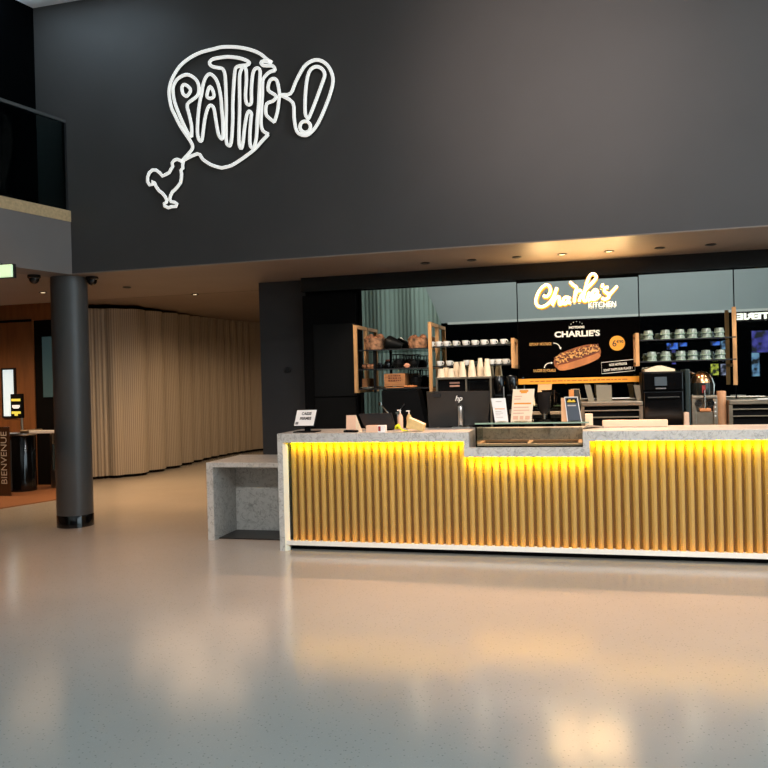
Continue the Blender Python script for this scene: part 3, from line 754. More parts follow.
MB().box((f5-.02, 8.88, p1.z), (f5+.02, 8.9, p0.z)).box((f5-.008, 8.9, p1.z+.2), (f5+.008, 9.1, p1.z+.23)).build('wooden_post', M['oak'], u)
for z in zG: shelf(u, f4+.019, f5-.025, z)
ys = 8.84
def px_x(px, y=ys): return at(px, 350, y=y).x
def basket(px, z, w_, h_, d_, label, mt=None, filling=True, nm='wicker_basket'):
    x = px_x(px); mt = mt or M['wicker']
    t = thing(nm, label, 'basket', (x, ys, z))
    MB().lathe([(.75, 0), (.95, h_*.7/w_*2), (1.0, h_*.75/w_*2), (.9, h_*.7/w_*2), (.7, .05)], (0, 0, 0), 24)
    b_ = MB(); b_.T = Matrix.Translation((x, ys, z)) @ Matrix.Diagonal((w_/2, d_/2, h_, 1))
    b_.lathe([(.8, 0), (.93, .3), (1.0, .62), (1.02, .68), (.96, .68), (.88, .3), (.74, .06)], (0, 0, 0), 24)
    b_.build('weave', mt, t, True)
    if filling:
        f_ = MB()
        for k in range(5):
            f_.T = Matrix.Translation((x+(-.3+.15*k)*w_, ys+random.uniform(-.1, .1)*d_, z+h_*(.62+.1*math.sin(k*2)))) @ Matrix.Rotation(random.uniform(-.5, .5), 4, 'Y') @ Matrix.Diagonal((w_*.17, d_*.32, h_*.27, 1))
            f_.lathe([(0, -1), (.6, -.8), (.95, -.3), (1, .1), (.8, .6), (.4, .9), (0, 1)], (0, 0, 0), 12)
        f_.build('bread_roll', M['bread'], t, True)
    return t
basket(374.5, zA[0], .25, .2, .26, 'wicker basket heaped with bread on the top shelf beside the left wooden frame')
basket(418, zA[0], .24, .17, .24, 'smaller wicker basket of bread on the top shelf near the cups')
# black scoop shape beside the first basket
def sidepoly(pts, y0, y1, nm, mt, label, cat, smooth=False):
    P_ = [at(a, b_, y=y0) for a, b_ in pts]
    o = MB().prism(P_, (0, y1-y0, 0)).build(nm, mt); md = o.modifiers.new('b', 'BEVEL'); md.width = .008; md.segments = 2
    return tag(o, label, cat)
def wirebowl(px, z, w_, h_, label, nm='wire_basket', tilt=0):
    x = px_x(px); t = thing(nm, label, 'basket', (x, ys, z))
    b_ = MB(); b_.T = Matrix.Translation((x, ys, z)) @ Matrix.Rotation(tilt, 4, 'Y')
    for k in range(4):
        r_ = w_/2*(.5+.5*math.sin(PI/2*(k+.4)/3.4)); zz = h_*k/3+.004
        b_.tube([(r_*math.cos(a_*PI/10), r_*math.sin(a_*PI/10), zz) for a_ in range(20)], .004, 5, True)
    for a_ in range(12):
        an_ = a_*PI/6
        b_.tube([(w_/2*(.5+.5*math.sin(PI/2*(k+.4)/3.4))*math.cos(an_), w_/2*(.5+.5*math.sin(PI/2*(k+.4)/3.4))*math.sin(an_), h_*k/3+.004) for k in range(4)], .0035, 5)
    b_.build('wire_mesh', M['wire'], t)
    c_ = MB(); c_.T = b_.T
    c_.lathe([(0, .01), (w_*.3, .012), (w_*.4, h_*.35), (w_*.35, h_*.6), (0, h_*.72)], (0, 0, 0), 16)
    c_.build('filling', M['wire'], t, True)
    return t
o = thing('black_basket', 'black tapered basket lying beside the bread basket on the top shelf', 'basket', (px_x(391), ys, zA[0]))
mb = MB(); v = at(387, 341, y=ys); w2 = at(402, 345, y=ys)
A_ = Vector((v.x, ys, zA[0]+.088)); B_ = Vector((w2.x, ys, zA[0]+.042)); d_ = B_-A_
mb.lathe([(.0, 0), (.078, .0), (.088, .02), (.07, d_.length*.5), (.045, d_.length*.85), (.035, d_.length), (0, d_.length)], A_, 20, d_.normalized()); mb.build('body', M['wire'], o, True)
# middle shelf goods
t = thing('small_rolls', 'three small brown rolls on the middle shelf beside the left frame', 'bread', (px_x(368), ys, zA[1]))
mb = MB()
for k, px in enumerate((364.5, 368.5, 372)):
    mb.T = Matrix.Translation((px_x(px), ys, zA[1]+.036)) @ Matrix.Diagonal((.036, .05, .036, 1)); mb.lathe([(0, -1), (.7, -.7), (1, 0), (.7, .7), (0, 1)], (0, 0, 0), 12)
mb.build('crust', M['bread'], t, True)
for k, px in enumerate((379.5, 387.5)):
    x = px_x(px); t = thing('small_jar', ['squat dark jar on the middle shelf right of the black upright', 'taller dark jar with a brown lid on the middle shelf of the bread display'][k], 'jar', (x, ys, zA[1]))
    hh = .055+.035*k
    MB().lathe([(.035, 0), (.042, .01), (.042, hh*.8), (.03, hh)], (x, ys, zA[1]), 16).build('body', M['gloss'], t, True)
    MB().lathe([(.028, hh), (.028, hh+.018), (0, hh+.02)], (x, ys, zA[1]), 16).build('lid', M['onion'] if k else M['dark'], t, True)
wirebowl(398, zA[1], .17, .16, 'black wire basket on the middle shelf, left of the pale rolls', tilt=.0)
wirebowl(413, zA[1], .17, .15, 'black wire basket on the middle shelf beside the wooden frame by the cups')
t = thing('round_loaf', 'small pinkish round loaf between the black wire baskets on the middle shelf', 'bread', (px_x(406), 8.72, zA[1]))
mb = MB(); mb.T = Matrix.Translation((px_x(406.5, 8.72), 8.72, zA[1]+.03)) @ Matrix.Diagonal((.04, .035, .03, 1)); mb.lathe([(0, -1), (.7, -.7), (1, 0), (.7, .7), (0, 1)], (0, 0, 0), 14); mb.build('crust', mat('pale_crust', (214, 150, 118), .7, noise=.3, nscale=30), t, True)
# bottom shelf: crate, wire basket, flat bread, white dish
t = thing('wooden_crate', 'small brown wooden crate on the bottom shelf of the bread display', 'crate', (px_x(394), 8.76, zA[2]))
xa2, xb2 = px_x(383.5, 8.7), px_x(404.5, 8.7); zc1 = at(394, 373.5, y=8.7).z
mb = MB(); zb_ = zA[2]+.022
mb.box((xa2, 8.7, zA[2]), (xa2+.02, 8.9, zc1)).box((xb2-.02, 8.7, zA[2]), (xb2, 8.9, zc1)).box((xa2, 8.7, zA[2]), (xb2, 8.9, zA[2]+.012))
mb.box((xa2, 8.695, zb_), (xb2, 8.71, zc1)).box((xa2, 8.89, zb_), (xb2, 8.9, zc1)); mb.build('box', M['crate'], t)
mb = MB(); random.seed(9)
for r_ in range(3):
    xx = xa2+.05
    while xx < xb2-.06:
        w_ = random.uniform(.01, .03); mb.box((xx, 8.692, zc1-.035-.028*r_), (xx+w_, 8.696, zc1-.018-.028*r_)); xx += w_+.008
mb.build('burnt_marking', M['onion'], t)
wirebowl(415, zA[2], .17, .2, 'black wire basket on the bottom shelf beside the wooden frame by the cups')
t = thing('flat_bread', 'flat orange brown loaf in front of the crate on the bottom shelf', 'bread', (px_x(410, 8.68), 8.69, zA[2]))
mb = MB(); mb.T = Matrix.Translation((px_x(410, 8.69), 8.69, zA[2]+.014)) @ Matrix.Diagonal((.085, .02, .014, 1)); mb.lathe([(0, -1), (.8, -.6), (1, 0), (.8, .6), (0, 1)], (0, 0, 0), 18); mb.build('crust', mat('orange_crust', (206, 128, 70), .6), t, True)
t = thing('white_dish', 'shallow white dish at the left end of the bottom shelf', 'dish', (px_x(366, 8.75), 8.75, zA[2]))
MB().lathe([(.04, 0), (.055, .004), (.085, .018), (.08, .018), (.05, .008), (0, .008)], (px_x(366.5, 8.75), 8.75, zA[2]), 24).build('bowl', M['porcelain'], t, True)
t = thing('bread_knife_block', 'small brown block standing on the white dish side of the bottom shelf', 'block', (px_x(364, 8.9), 8.93, zA[2]))
MB().box((px_x(362, 8.93), 8.9, zA[2]), (px_x(367, 8.93), 8.98, zA[2]+.12), .004).build('block_body', M['crate'], t)

# ------------------------------------------------------------ CUPS
CUPL = ['first', 'second', 'third', 'fourth', 'fifth', 'sixth', 'seventh', 'eighth', 'ninth']
def cup(x, y, z, label, group, r=.036, h=.058):
    t = thing('coffee_cup', label, 'cup', (x, y, z), group)
    MB().lathe([(r*.55, 0), (r*.62, .004), (r*.9, h*.45), (r, h), (r*.9, h), (r*.8, h*.45), (r*.5, .01), (0, .01)], (x, y, z), 20).build('bowl', M['porcelain'], t, True)
    pts = [(x+r*.85+.022*math.sin(a_)*1.0, y-.0, z+h*.55+.019*math.cos(a_)) for a_ in [PI*k/8 for k in range(9)]]
    MB().tube(pts, .0045, 6).build('handle', M['porcelain'], t, True)
    return t
c0_ = None
up_px = [431.5, 438.6, 446.5, 455.5, 465.3, 474.5, 483.7, 493.2, 503.3]
lo_px = [439.5, 449.0, 466.5, 491.8, 498.6, 505.4]
yc_ = 8.72
where_u = ['in the upper row, nearest the bread baskets', 'second from the left in the upper row', 'third from the left in the upper row', 'fourth from the left in the upper row', 'in the middle of the upper row', 'fourth from the right in the upper row', 'third from the right in the upper row', 'second from the right in the upper row', 'at the right end of the upper row']
where_l = ['at the left end of the lower row', 'second from the left in the lower row', 'peeping between the paper cup stacks in the lower row', 'just right of the tallest paper cup stacks in the lower row', 'next to last towards the poster in the lower row', 'at the poster end of the lower row']
for i, px in enumerate(up_px):
    x = at(px, 345, y=yc_).x
    L_ = 'white coffee cup '+where_u[i]
    if c0_ is None: c0_ = cup(x, yc_, zB[0], L_, 'white coffee cups on the glass shelves')
    else: dup(c0_, (x, yc_, zB[0]), L_)
for i, px in enumerate(lo_px):
    x = at(px, 366, y=yc_).x; dup(c0_, (x, yc_, zB[1]), 'white coffee cup '+where_l[i])

# ------------------------------------------------------------ TUMBLER STACKS
def tumbler(x, y, z, label, r, h):
    t = thing('glass_tumbler', label, 'glass', (x, y, z), 'tumblers stacked on the glass shelves')
    MB().lathe([(r, 0), (r*.97, h*.1), (r*.8, h), (r*.55, h+.003), (0, h+.003)], (x, y, z), 16).build('bowl', M['tumbler'], t, True)
    MB().lathe([(r*1.04, 0), (r*1.04, .008), (r*.98, .009)], (x, y, z), 16).build('rim', M['glassedge'], t, True)
    return t
t0_ = None
rowU = list(zip((648.5, 665.5, 680, 692.5, 706.5, 719.5), range(6)))
rowL = list(zip((651.5, 665.5, 680.5, 692.5, 705.5, 720), range(6)))
PO = ['leftmost', 'second from left', 'third from left', 'third from right', 'second from right', 'rightmost']
nu = ['upper', 'lower']
for zi, (row, nn) in enumerate(((rowU, 'upper'), (rowL, 'lower'))):
    for px, i in row:
        x = at(px, 345, y=8.76).x
        for k, lv in enumerate(('lower', 'upper')):
            L_ = f'{lv} tumbler in the {PO[i]} stack on the {nn} glass shelf'
            loc = (x, 8.76, zG[zi]+k*.05)
            if t0_ is None: t0_ = tumbler(*loc, L_, .0525, .0485)
            else: dup(t0_, loc, L_)

# ------------------------------------------------------------ MACHINES
# coffee machine
YK = 8.42
t = thing('coffee_machine', 'dark coffee machine carrying stacks of paper cups behind the large monitor', 'coffee machine', (at(463, 400, y=YK).x, 8.65, .9))
l, r_ = at(436.5, 380, y=YK).x, at(490.5, 380, y=YK).x; zt = at(463, 376.8, y=YK).z; mid = at(466, 380, y=YK).x
MB().box((l, YK+.05, 1.05), (r_, 8.95, zt-.02), .006).build('body', M['black'], t)
MB().box((l-.01, YK, zt-.025), (r_+.01, 8.96, zt), .003).build('cup_tray', M['steel'], t)
mb = MB()
for x in (l, mid, r_): mb.box((x-.009, YK, 1.05), (x+.009, YK+.05, zt-.025))
mb.build('side_trim', M['steel'], t)
MB().box((mid+.03, YK+.03, zt-.2), (r_-.03, YK+.052, zt-.05), .004).build('display', M['gloss'], t)
MB().box((l+.03, YK+.0, zt-.26), (mid-.03, YK+.05, zt-.19), .006).build('drip_tray', M['papercup'], t)
mb = MB()
for k in range(2): mb.box((l+.14, YK+.03, zt-.075-.035*k), (l+.25, YK+.052, zt-.055-.035*k), .003)
mb.build('button_row', mat('copper_button', (190, 140, 120), .4), t)
mb = MB()
for z_ in (.9,):
    for x in (l+.05, r_-.05):
        for y in (YK+.1, 8.9): mb.cyl((x, y, .9), (x, y, 1.05), .02, 12)
mb.build('foot', M['steel'], t)
# paper cup stacks, upside down
def pstack(x, y, z, n, label, r=.047):
    t = thing('paper_cup_stack', label, 'paper cups', (x, y, z), 'paper cup stacks on the coffee machine')
    prof = [(r, 0)]
    for k in range(n):
        prof += [(r*1.0-.0012*k, .012*k), (r*.965-.0012*k, .012*k+.002)]
    h0 = .012*n
    prof += [(r*.94-.0012*n, h0), (r*.72-.0012*n, h0+.085), (0, h0+.085)]
    MB().lathe(prof, (x, y, z), 20).build('cups', M['papercup'], t, True); return t
PS = [(441.2, 1, 'short paper cup stack at the left edge of the coffee machine'), (446.2, 2, 'second short paper cup stack from the left on the coffee machine'), (450.6, 1, 'third short paper cup stack from the left on the coffee machine'),
      (456.6, 7, 'left one of the pair of tall paper cup stacks left of the gap'), (462.4, 7, 'right one of the pair of tall paper cup stacks left of the gap'), (472, 8, 'tall paper cup stack just right of the gap on the coffee machine'), (480.5, 10, 'tallest paper cup stack on the coffee machine'), (487.3, 9, 'paper cup stack at the right edge of the coffee machine')]
for i, (px, n, L_) in enumerate(PS):
    yy_ = 8.5+(.11 if i in (1, 3, 6) else 0)
    pstack(at(px, 376, y=yy_).x, yy_, zt, n, L_)
# black hoppers right of it
for px, L_ in ((498.5, 'left of two black coffee grinders between coffee machine and poster'), (511, 'right of two black coffee grinders between coffee machine and poster')):
    x = at(px, 390, y=8.6).x+.01; t = thing('coffee_grinder', L_, 'grinder', (x, 8.6, .9))
    MB().box((x-.06, 8.5, .9), (x+.06, 8.72, 1.42), .02).build('body', M['gloss'], t)
    MB().lathe([(.045, 1.42), (.062, 1.5), (.062, 1.6), (.05, 1.62), (0, 1.62)], (x, 8.6, 0), 20).build('hopper', M['gloss'], t, True)
    MB().box((x-.02, 8.43, 1.2), (x+.02, 8.5, 1.25), .006).build('spout', M['steel'], t)
    MB().cyl((x+.058, 8.5, 1.35), (x+.058, 8.5, 1.5), .006, 8).build('lever', M['metal'], t, True)
# black tall box left (tapered), behind the soap bottles
P_ = [(381.5, 391), (417.5, 390.5), (427, 431), (384, 431)]
t = thing('black_appliance', 'black tapered appliance under the bread display, left of the large monitor', 'appliance', (at(400, 430, y=8.4).x, 8.55, .9))
pts = [at(a, b_, y=8.38) for a, b_ in P_]
ex = lambda p, z: p+(p-pts[0 if p == pts[3] else 1])*((p.z-z)/(pts[0].z-p.z))
lo1 = pts[2]+(pts[2]-pts[1])*((pts[2].z-.9)/(pts[1].z-pts[2].z)); lo2 = pts[3]+(pts[3]-pts[0])*((pts[3].z-.9)/(pts[0].z-pts[3].z))
MB().prism([pts[0], pts[1], lo1, lo2], (0, .26, 0)).build('housing', M['blackp'], t)
MB().box((pts[0].x+.01, 8.4, pts[0].z-.0), (pts[1].x-.01, 8.63, pts[0].z+.02)).build('lid', M['gloss'], t)
# oven (black, small touch screen)
YO = 8.40
l, r_ = at(642.5, 390, y=YO).x, at(684, 390, y=YO).x; zt = at(660, 371.5, y=YO).z
t = thing('speed_oven', 'tall black oven with a small grey touch screen below the stacked glasses', 'oven', ((l+r_)/2, 8.6, .9))
MB().box((l, YO+.02, .92), (r_, 8.85, zt), .01).build('body', M['blackp'], t)
zd = at(660, 391.5, y=YO).z
MB().box((l+.01, YO-.01, zd+.015), (r_-.01, YO+.02, zt-.012), .006).build('control_panel', M['gloss'], t)
MB().box((l+.01, YO-.015, .98), (r_-.01, YO+.02, zd), .008).build('door', M['gloss'], t)
a, b_ = at(654.5, 377, y=YO-.012), at(667, 385.5, y=YO-.012)
MB().box((a.x, YO-.014, b_.z), (b_.x, YO-.0095, a.z)).build('touch_screen', M['screen'], t)
MB().box((a.x+.01, YO-.013, b_.z-.035), (b_.x-.01, YO-.0095, b_.z-.022)).build('badge', M['metal'], t)
MB().cyl((l+.05, YO-.05, zd-.06), (r_-.05, YO-.05, zd-.06), .009, 10).build('handle', M['dark'], t, True)
mb = MB()
for x in (l+.05, r_-.05):
    for y in (YO+.06, 8.8): mb.cyl((x, y, .9), (x, y, .922), .02, 10)
mb.build('foot', M['dark'], t)
for x in (): pass
# tall dark side unit next to the oven
x0, x1 = at(684.8, 390, y=8.45).x, at(690.5, 390, y=8.45).x
tag(MB().box((x0+.004, 8.45, .9), (x1, 8.85, at(688, 369, y=8.45).z), .01).build('cup_dispenser', mat('dark_teal', (36, 48, 48), .3)), 'narrow dark upright dispenser between the black oven and the metal juicer', 'dispenser')
# tray / cone on the oven
t = thing('paper_tray_pile', 'pile of beige paper trays lying on top of the black oven', 'trays', ((l+r_)/2, 8.6, zt))
zp = at(657, 364.2, y=8.5).z-zt
a = at(644.5, 371, y=8.5).x; c_ = at(674.5, 371, y=8.5).x; m1 = at(656, 365, y=8.5).x; m2 = at(661, 365, y=8.5).x
MB().prism([(a, 8.45, zt), (a, 8.45, zt+.02), (m1, 8.45, zt+.06), (m2, 8.45, zt+.062), (c_, 8.45, zt+.022), (c_, 8.45, zt)], (0, .3, 0)).build('trays', M['papercup'], t)
# juicer
YJ = 8.45; l, r_ = at(691.5, 400, y=YJ).x, at(717.5, 400, y=YJ).x; cx = (l+r_)/2; rj = (r_-l)/2
zmid = at(704, 395, y=YJ).z; ztop_ = at(704, 371, y=YJ).z
t = thing('citrus_juicer', 'metal citrus juicer with a domed clear hood right of the black oven', 'juicer', (cx, YJ+.15, .9))
mb = MB()
mb.box((l, YJ, zmid-.04), (r_, YJ+.3, zmid-.005), .008).box((l, YJ, .98), (l+.045, YJ+.3, zmid-.04), .006).box((r_-.045, YJ, .98), (r_, YJ+.3, zmid-.04), .006)
mb.box((l+.04, YJ+.01, .98), (r_-.04, YJ+.3, zmid-.17), .006).box((l+.04, YJ+.16, zmid-.2), (r_-.04, YJ+.3, zmid-.03))
mb.box((l, YJ, .9), (l+.05, YJ+.3, .99)).box((r_-.05, YJ, .9), (r_, YJ+.3, .99))
mb.build('body', M['steel'], t)
R_ = rj*.93; hh = ztop_-zmid; cj = (cx, YJ+.15, zmid)
MB().lathe([(R_, 0), (R_, hh*.42), (R_*.97, hh*.5)], cj, 28, sy=.9).build('clear_hood', mat('smoky_hood', (40, 42, 38), .08, .3), t, True)
MB().lathe([(R_*.97, hh*.5), (R_*.9, hh*.66), (R_*.7, hh*.85), (R_*.38, hh*.97), (0, hh)], cj, 28, sy=.9).build('bronze_dome', mat('bronze_dome', (190, 140, 100), .22, 1), t, True)
MB().tube([(cx+R_*.8, YJ+.02, zmid), (cx+R_*.86, YJ+.03, zmid+hh*.4), (cx+R_*.7, YJ+.05, zmid+hh*.7)], .007, 6).build('hood_rail', M['chrome'], t, True)
mb = MB().cyl((cx-.06, YJ-.008, zmid-.09), (cx-.06, YJ+.03, zmid-.09), .035, 20).cyl((cx+.06, YJ-.008, zmid-.09), (cx+.06, YJ+.03, zmid-.09), .035, 20)
mb.build('squeezing_cup', M['chrome'], t, True)
MB().cyl((cx, YJ-.012, zmid-.14), (cx, YJ-.012, zmid+.05), .008, 10).build('spindle', M['chrome'], t, True)
MB().box((cx-.05, YJ-.02, zmid-.17), (cx+.06, YJ+.06, zmid-.135), .008).build('juice_tray', M['skin_none'], t)
MB().box((cx-.02, YJ+.0, zmid+.02), (cx+.012, YJ+.012, zmid+.1)).build('red_label', M['red'], t)
mb = MB()
for k in range(4): mb.cyl((r_-.022, YJ-.004, zmid-.08-.045*k), (r_-.022, YJ+.002, zmid-.08-.045*k), .009, 10)
mb.build('button', M['white'], t, True)
# wooden roll
x = at(722, 410, y=8.2).x; x = at(722, 410, y=8.5).x
tag(MB().lathe([(.045, 0), (.045, .5), (.035, .505), (0, .505)], (x, 8.52, .9), 24).build('wooden_cylinder', mat('warm_wood', (214, 160, 118), .6, noise=.2, nscale=12, stretch=(1, 1, .3)), smooth=True), 'upright wooden cylinder just right of the metal juicer', 'holder')
# little wooden block between oven & juicer
x = at(686, 416, y=8.42).x
tag(MB().box((x-.03, 8.33, .9), (x+.02, 8.38, at(686, 412, y=8.4).z), .004).build('wooden_block', M['pink']), 'small wooden block at the left foot of the metal juicer', 'block')
# roller grills
def grill(pa, pb, yt, label, flaps=()):
    Y_ = 8.4; l, r_ = at(pa, 410, y=Y_).x, at(pb, 410, y=Y_).x; zt = at((pa+pb)/2, yt, y=Y_).z
    t = thing('contact_grill', label, 'grill', ((l+r_)/2, 8.62, .9))
    MB().box((l, Y_+.03, .9), (r_, 8.85, .93)).build('base', M['steel'], t)
    boxes('side_plate', [((x, Y_, .93), (x+.035, 8.85, zt-.05)) for x in (l, r_-.035)], M['steel'], t)
    MB().box((l, Y_-.005, zt-.05), (r_, 8.82, zt), .008).build('top_plate', M['steel'], t)
    MB().box((l+.035, Y_+.06, .93), (r_-.035, 8.8, zt-.05)).build('chamber', M['black'], t)
    for k in range(2):
        z_ = zt-.09-.07*k
        MB().box((l+.035, Y_+.01, z_-.012), (r_-.035, Y_+.05, z_), .003).build('roller', M['steel'], t)
    return t, zt, Y_
t, zt, Y_ = grill(581, 643, 401.5, 'long metal hot dog grill with three upright flaps below the poster')
for (a1, a2, b1, b2) in ((584.5, 590.5, 588.5, 594.5), (596, 611.5, 597, 612), (633.5, 640, 637, 641.5)):
    p = [at(b1, 400.5, y=8.5), at(b2, 400.5, y=8.5), at(a2, 385, y=8.5), at(a1, 385, y=8.5)]
    for q in p[:2]: q.z = zt
    MB().prism(p, (0, .02, 0)).build('flap', mat('grey_flap', (140, 130, 110), .5), t)
t, zt, Y_ = grill(729, 792, 399.5, 'long metal contact grill at the right edge of the bar')
MB().box((at(757, 410, y=8.4).x, 8.385, zt-.005), (at(775, 410, y=8.4).x, 8.42, zt+.012), .004).build('handle', M['white'], t)
# things hanging at right: dark cloth
# HP monitor (POS seen from behind)
YH = 7.43
t = thing('large_monitor', 'large black monitor seen from behind on the counter, left of the glass display', 'monitor', (at(459, 431, y=YH).x, YH, ZC))
A = [at(426.5, 391.5, y=YH-.0), at(490.5, 391.5, y=YH), at(487, 421, y=YH-.06), at(431, 427, y=YH-.06)]
A = [at(426.5, 391.5, y=YH+.02), at(490, 391, y=YH+.02), at(487.5, 424.5, y=YH+.1), at(429, 427.5, y=YH+.1)]
MB().prism(A, (0, .03, 0)).build('screen_housing', mat('monitor_back', (30, 32, 33), .45), t)
A2 = [v+Vector((0, .031, 0)) for v in A]
MB().prism(A2, (0, .006, 0)).build('screen', M['gloss'], t)
mb = MB(); a = at(458.5, 398.5, y=YH-.0)
mb.text('hp', a+Vector((0, -.004, .0)), .072, depth=.003, bold=.001, shear=.3)
mb.build('badge', M['white'], t)
sx = at(459.5, 415, y=YH-.06).x
st = MB(); z1 = at(459, 405.5, y=YH-.06).z
st.tube([(sx-.016, YH-.02, ZC+.012), (sx-.016, YH-.02, z1-.01), (sx-.008, YH-.02, z1), (sx+.012, YH-.02, z1), (sx+.02, YH-.02, z1-.01), (sx+.02, YH-.02, ZC+.012)], .0045, 6)
st.box((sx-.012, YH-.02, ZC+.03), (sx+.016, YH+.08, z1-.012), .004)
st.build('stand', M['metal'], t, True)
MB().box((sx-.09, YH-.05, ZC), (sx+.1, YH+.1, ZC+.012), .004).build('base_plate', M['metal'], t)
MB().box((at(432, 400, y=YH+.0).x, YH+.0, at(440, 397, y=YH).z), (at(440, 397, y=YH).x, YH+.03, at(440, 394, y=YH).z), .003).build('camera_module', M['dark'], t)

# terminal low dark, left
t = thing('till_terminal', 'low dark till terminal on the counter, left of the soap bottles', 'terminal', (at(378, 430, y=7.3).x, 7.3, ZC))
P_ = [(358.5, 414), (391, 413), (395.5, 429.8), (365.5, 429.8)]
pts = [at(a, b_, y=7.25) for a, b_ in P_]
for i in (2, 3): pts[i].z = ZC+.012
MB().prism(pts, (0, .035, 0)).build('screen_housing', M['dark'], t)
MB().box((pts[3].x+.03, 7.2, ZC), (pts[2].x-.03, 7.38, ZC+.012), .003).build('base_plate', M['black'], t)
# closed till sign
t = thing('closed_till_sign', 'tilted white closed till notice on black stand at left end of the long counter', 'sign', (at(303, 431, y=7.0).x, 7.05, ZC))
Y0 = 7.02
q = [at(297.3, 410.2, y=Y0+.05), at(316.8, 410.2, y=Y0+.05), at(313.4, 425.8, y=Y0), at(294, 425.8, y=Y0)]
for i in (1,): q[i].z = q[0].z
q[2].z = q[3].z
def bilin(u, v): return q[3]+(q[2]-q[3])*u+(q[0]-q[3])*v
def qgrow(g): return [bilin(a, b_) for a, b_ in ((-g, 1+g), (1+g, 1+g), (1+g, -g), (-g, -g))]
nn_ = (q[2]-q[3]).cross(q[0]-q[3]).normalized()
MB().prism([p-nn_*.004 for p in qgrow(.05)], -nn_*.012).build('backing', M['black'], t)
MB().prism(qgrow(0), -nn_*.003).build('notice', M['paper'], t)
xd_r = (q[2]-q[3]).normalized(); yd_r = (q[0]-q[3]).normalized()
mb = MB()
mb.text('CAISSE', bilin(.53, .76)+nn_*.002, .04, xd_r, yd_r, .1, .0006, .001)
mb.text('FERMEE', bilin(.53, .45)+nn_*.002, .04, xd_r, yd_r, .115, .0006, .001)
mb.build('lettering', M['ink'], t)
MB().prism([bilin(.05, .08)+nn_*.002, bilin(.2, .08)+nn_*.002, bilin(.2, .24)+nn_*.002, bilin(.05, .24)+nn_*.002], nn_*.0006).build('small_logo', mat('grey_print', (120, 124, 126), .6), t)
bx_ = at(303, 430, y=Y0).x
MB().box((bx_-.09, Y0-.04, ZC), (bx_+.14, Y0+.14, ZC+.01), .003).build('base', M['black'], t)
MB().prism([(bx_+.0, Y0+.04, ZC+.01), (bx_+.06, Y0+.04, ZC+.01), (bx_+.06, Y0+.055, ZC+.1), (bx_+.0, Y0+.055, ZC+.1)], (0, .012, 0)).build('prop', M['black'], t)
# card holder beige + black reader
t = thing('card_reader', 'black card reader lying at the foot of the beige paper roll', 'card reader', (at(352, 430, y=6.99).x, 6.99, ZC))
x = at(352, 430, y=6.99).x
MB().box((x-.075, 6.95, ZC), (x+.06, 7.01, ZC+.02), .006).build('body', M['black'], t)
MB().box((x-.055, 6.965, ZC+.02), (x+.02, 7.0, ZC+.024)).build('keypad', M['dark'], t)
t = thing('leaflet_holder', 'beige folded leaflet card standing behind the card reader', 'leaflet', (at(352, 425, y=7.08).x, 7.08, ZC))
a, b_ = at(346, 415.3, y=7.06), at(355.5, 415.3, y=7.06); zl = ZC
MB().prism([(a.x, 7.05, ZC), (b_.x, 7.05, ZC), (b_.x, 7.07, a.z), (a.x, 7.07, a.z)], (0, .006, 0)).build('front_leaf', M['pink'], t)
c_ = at(362.5, 429.5, y=7.06)
MB().prism([(b_.x+.001, 7.05, ZC), (c_.x, 7.05, ZC), (b_.x+.001, 7.07, a.z)], (0, .006, 0)).build('side_leaf', M['papercup'], t)
# long white box
t = thing('flat_card_box', 'low beige box with a red mark lying at the counter edge before the till terminal', 'box', (at(376, 431, y=6.93).x, 6.93, ZC))
a, b_ = at(366.3, 425.5, y=6.95), at(378.2, 425.5, y=6.95); c_ = at(385.5, 425.5, y=6.95)
MB().box((a.x, 6.93, ZC), (b_.x, 7.0, a.z), .002).build('box_body', M['pink'], t)
MB().box((b_.x, 6.93, ZC), (c_.x, 7.0, a.z), .002).build('printed_end', M['paper'], t)
MB().box((b_.x+.005, 6.928, ZC+.012), (b_.x+.028, 6.931, a.z-.008)).build('red_mark', M['red'], t)
# bottles
for px, ph, y_, L_, mm in ((400.5, 410.2, 7.25, 'white pump bottle standing just behind the yellow cloth', M['pink']), (409.3, 410.8, 7.38, 'beige pump bottle standing behind the tan cardboard packet', M['sponge'])):
    x = at(px, 425, y=y_).x; zt = at(px, ph, y=y_).z-ZC; t = thing('pump_bottle', L_, 'bottle', (x, y_, ZC))
    MB().lathe([(.022, 0), (.026, .006), (.026, zt*.62), (.018, zt*.76), (.01, zt*.8), (.01, zt*.84), (0, zt*.84)], (x, y_, ZC), 20).build('body', mm, t, True)
    MB().cyl((x, y_, ZC+zt*.84), (x, y_, ZC+zt), .006, 10).box((x-.03, y_-.006, ZC+zt*.96), (x+.01, y_+.006, ZC+zt*1.02), .003).build('pump', M['white'], t)
# tap-like levers on the black appliance
t = thing('steel_tap', 'slim steel lever tap in front of the black appliance', 'tap', (at(388, 415, y=8.3).x, 8.36, .9))
p = [at(389, 414, y=8.34), at(384, 408, y=8.34), at(380.5, 404, y=8.34)]
p[0].z = p[0].z; x_ = p[0].x
MB().tube([(x_, 8.34, .9), p[0], p[1], p[2]], .008, 8).build('spout', M['chrome'], t, True)
MB().lathe([(.018, -.015), (.018, .02), (0, .025)], p[2], 14).build('lever_head', M['chrome'], t, True)
t = thing('steel_spray', 'angled steel spray handle above the white pump bottle', 'tap', (at(398, 410, y=8.3).x, 8.35, .9))
p = [at(397.5, 413, y=8.33), at(404.5, 404, y=8.33)]
MB().tube([(p[0].x, 8.33, .9), p[0], p[1]], .008, 8).build('spout', M['metal'], t, True)
MB().box((p[0].x-.02, 8.31, p[0].z-.015), (p[0].x+.02, 8.34, p[0].z+.012), .004).build('collar', M['chrome'], t)
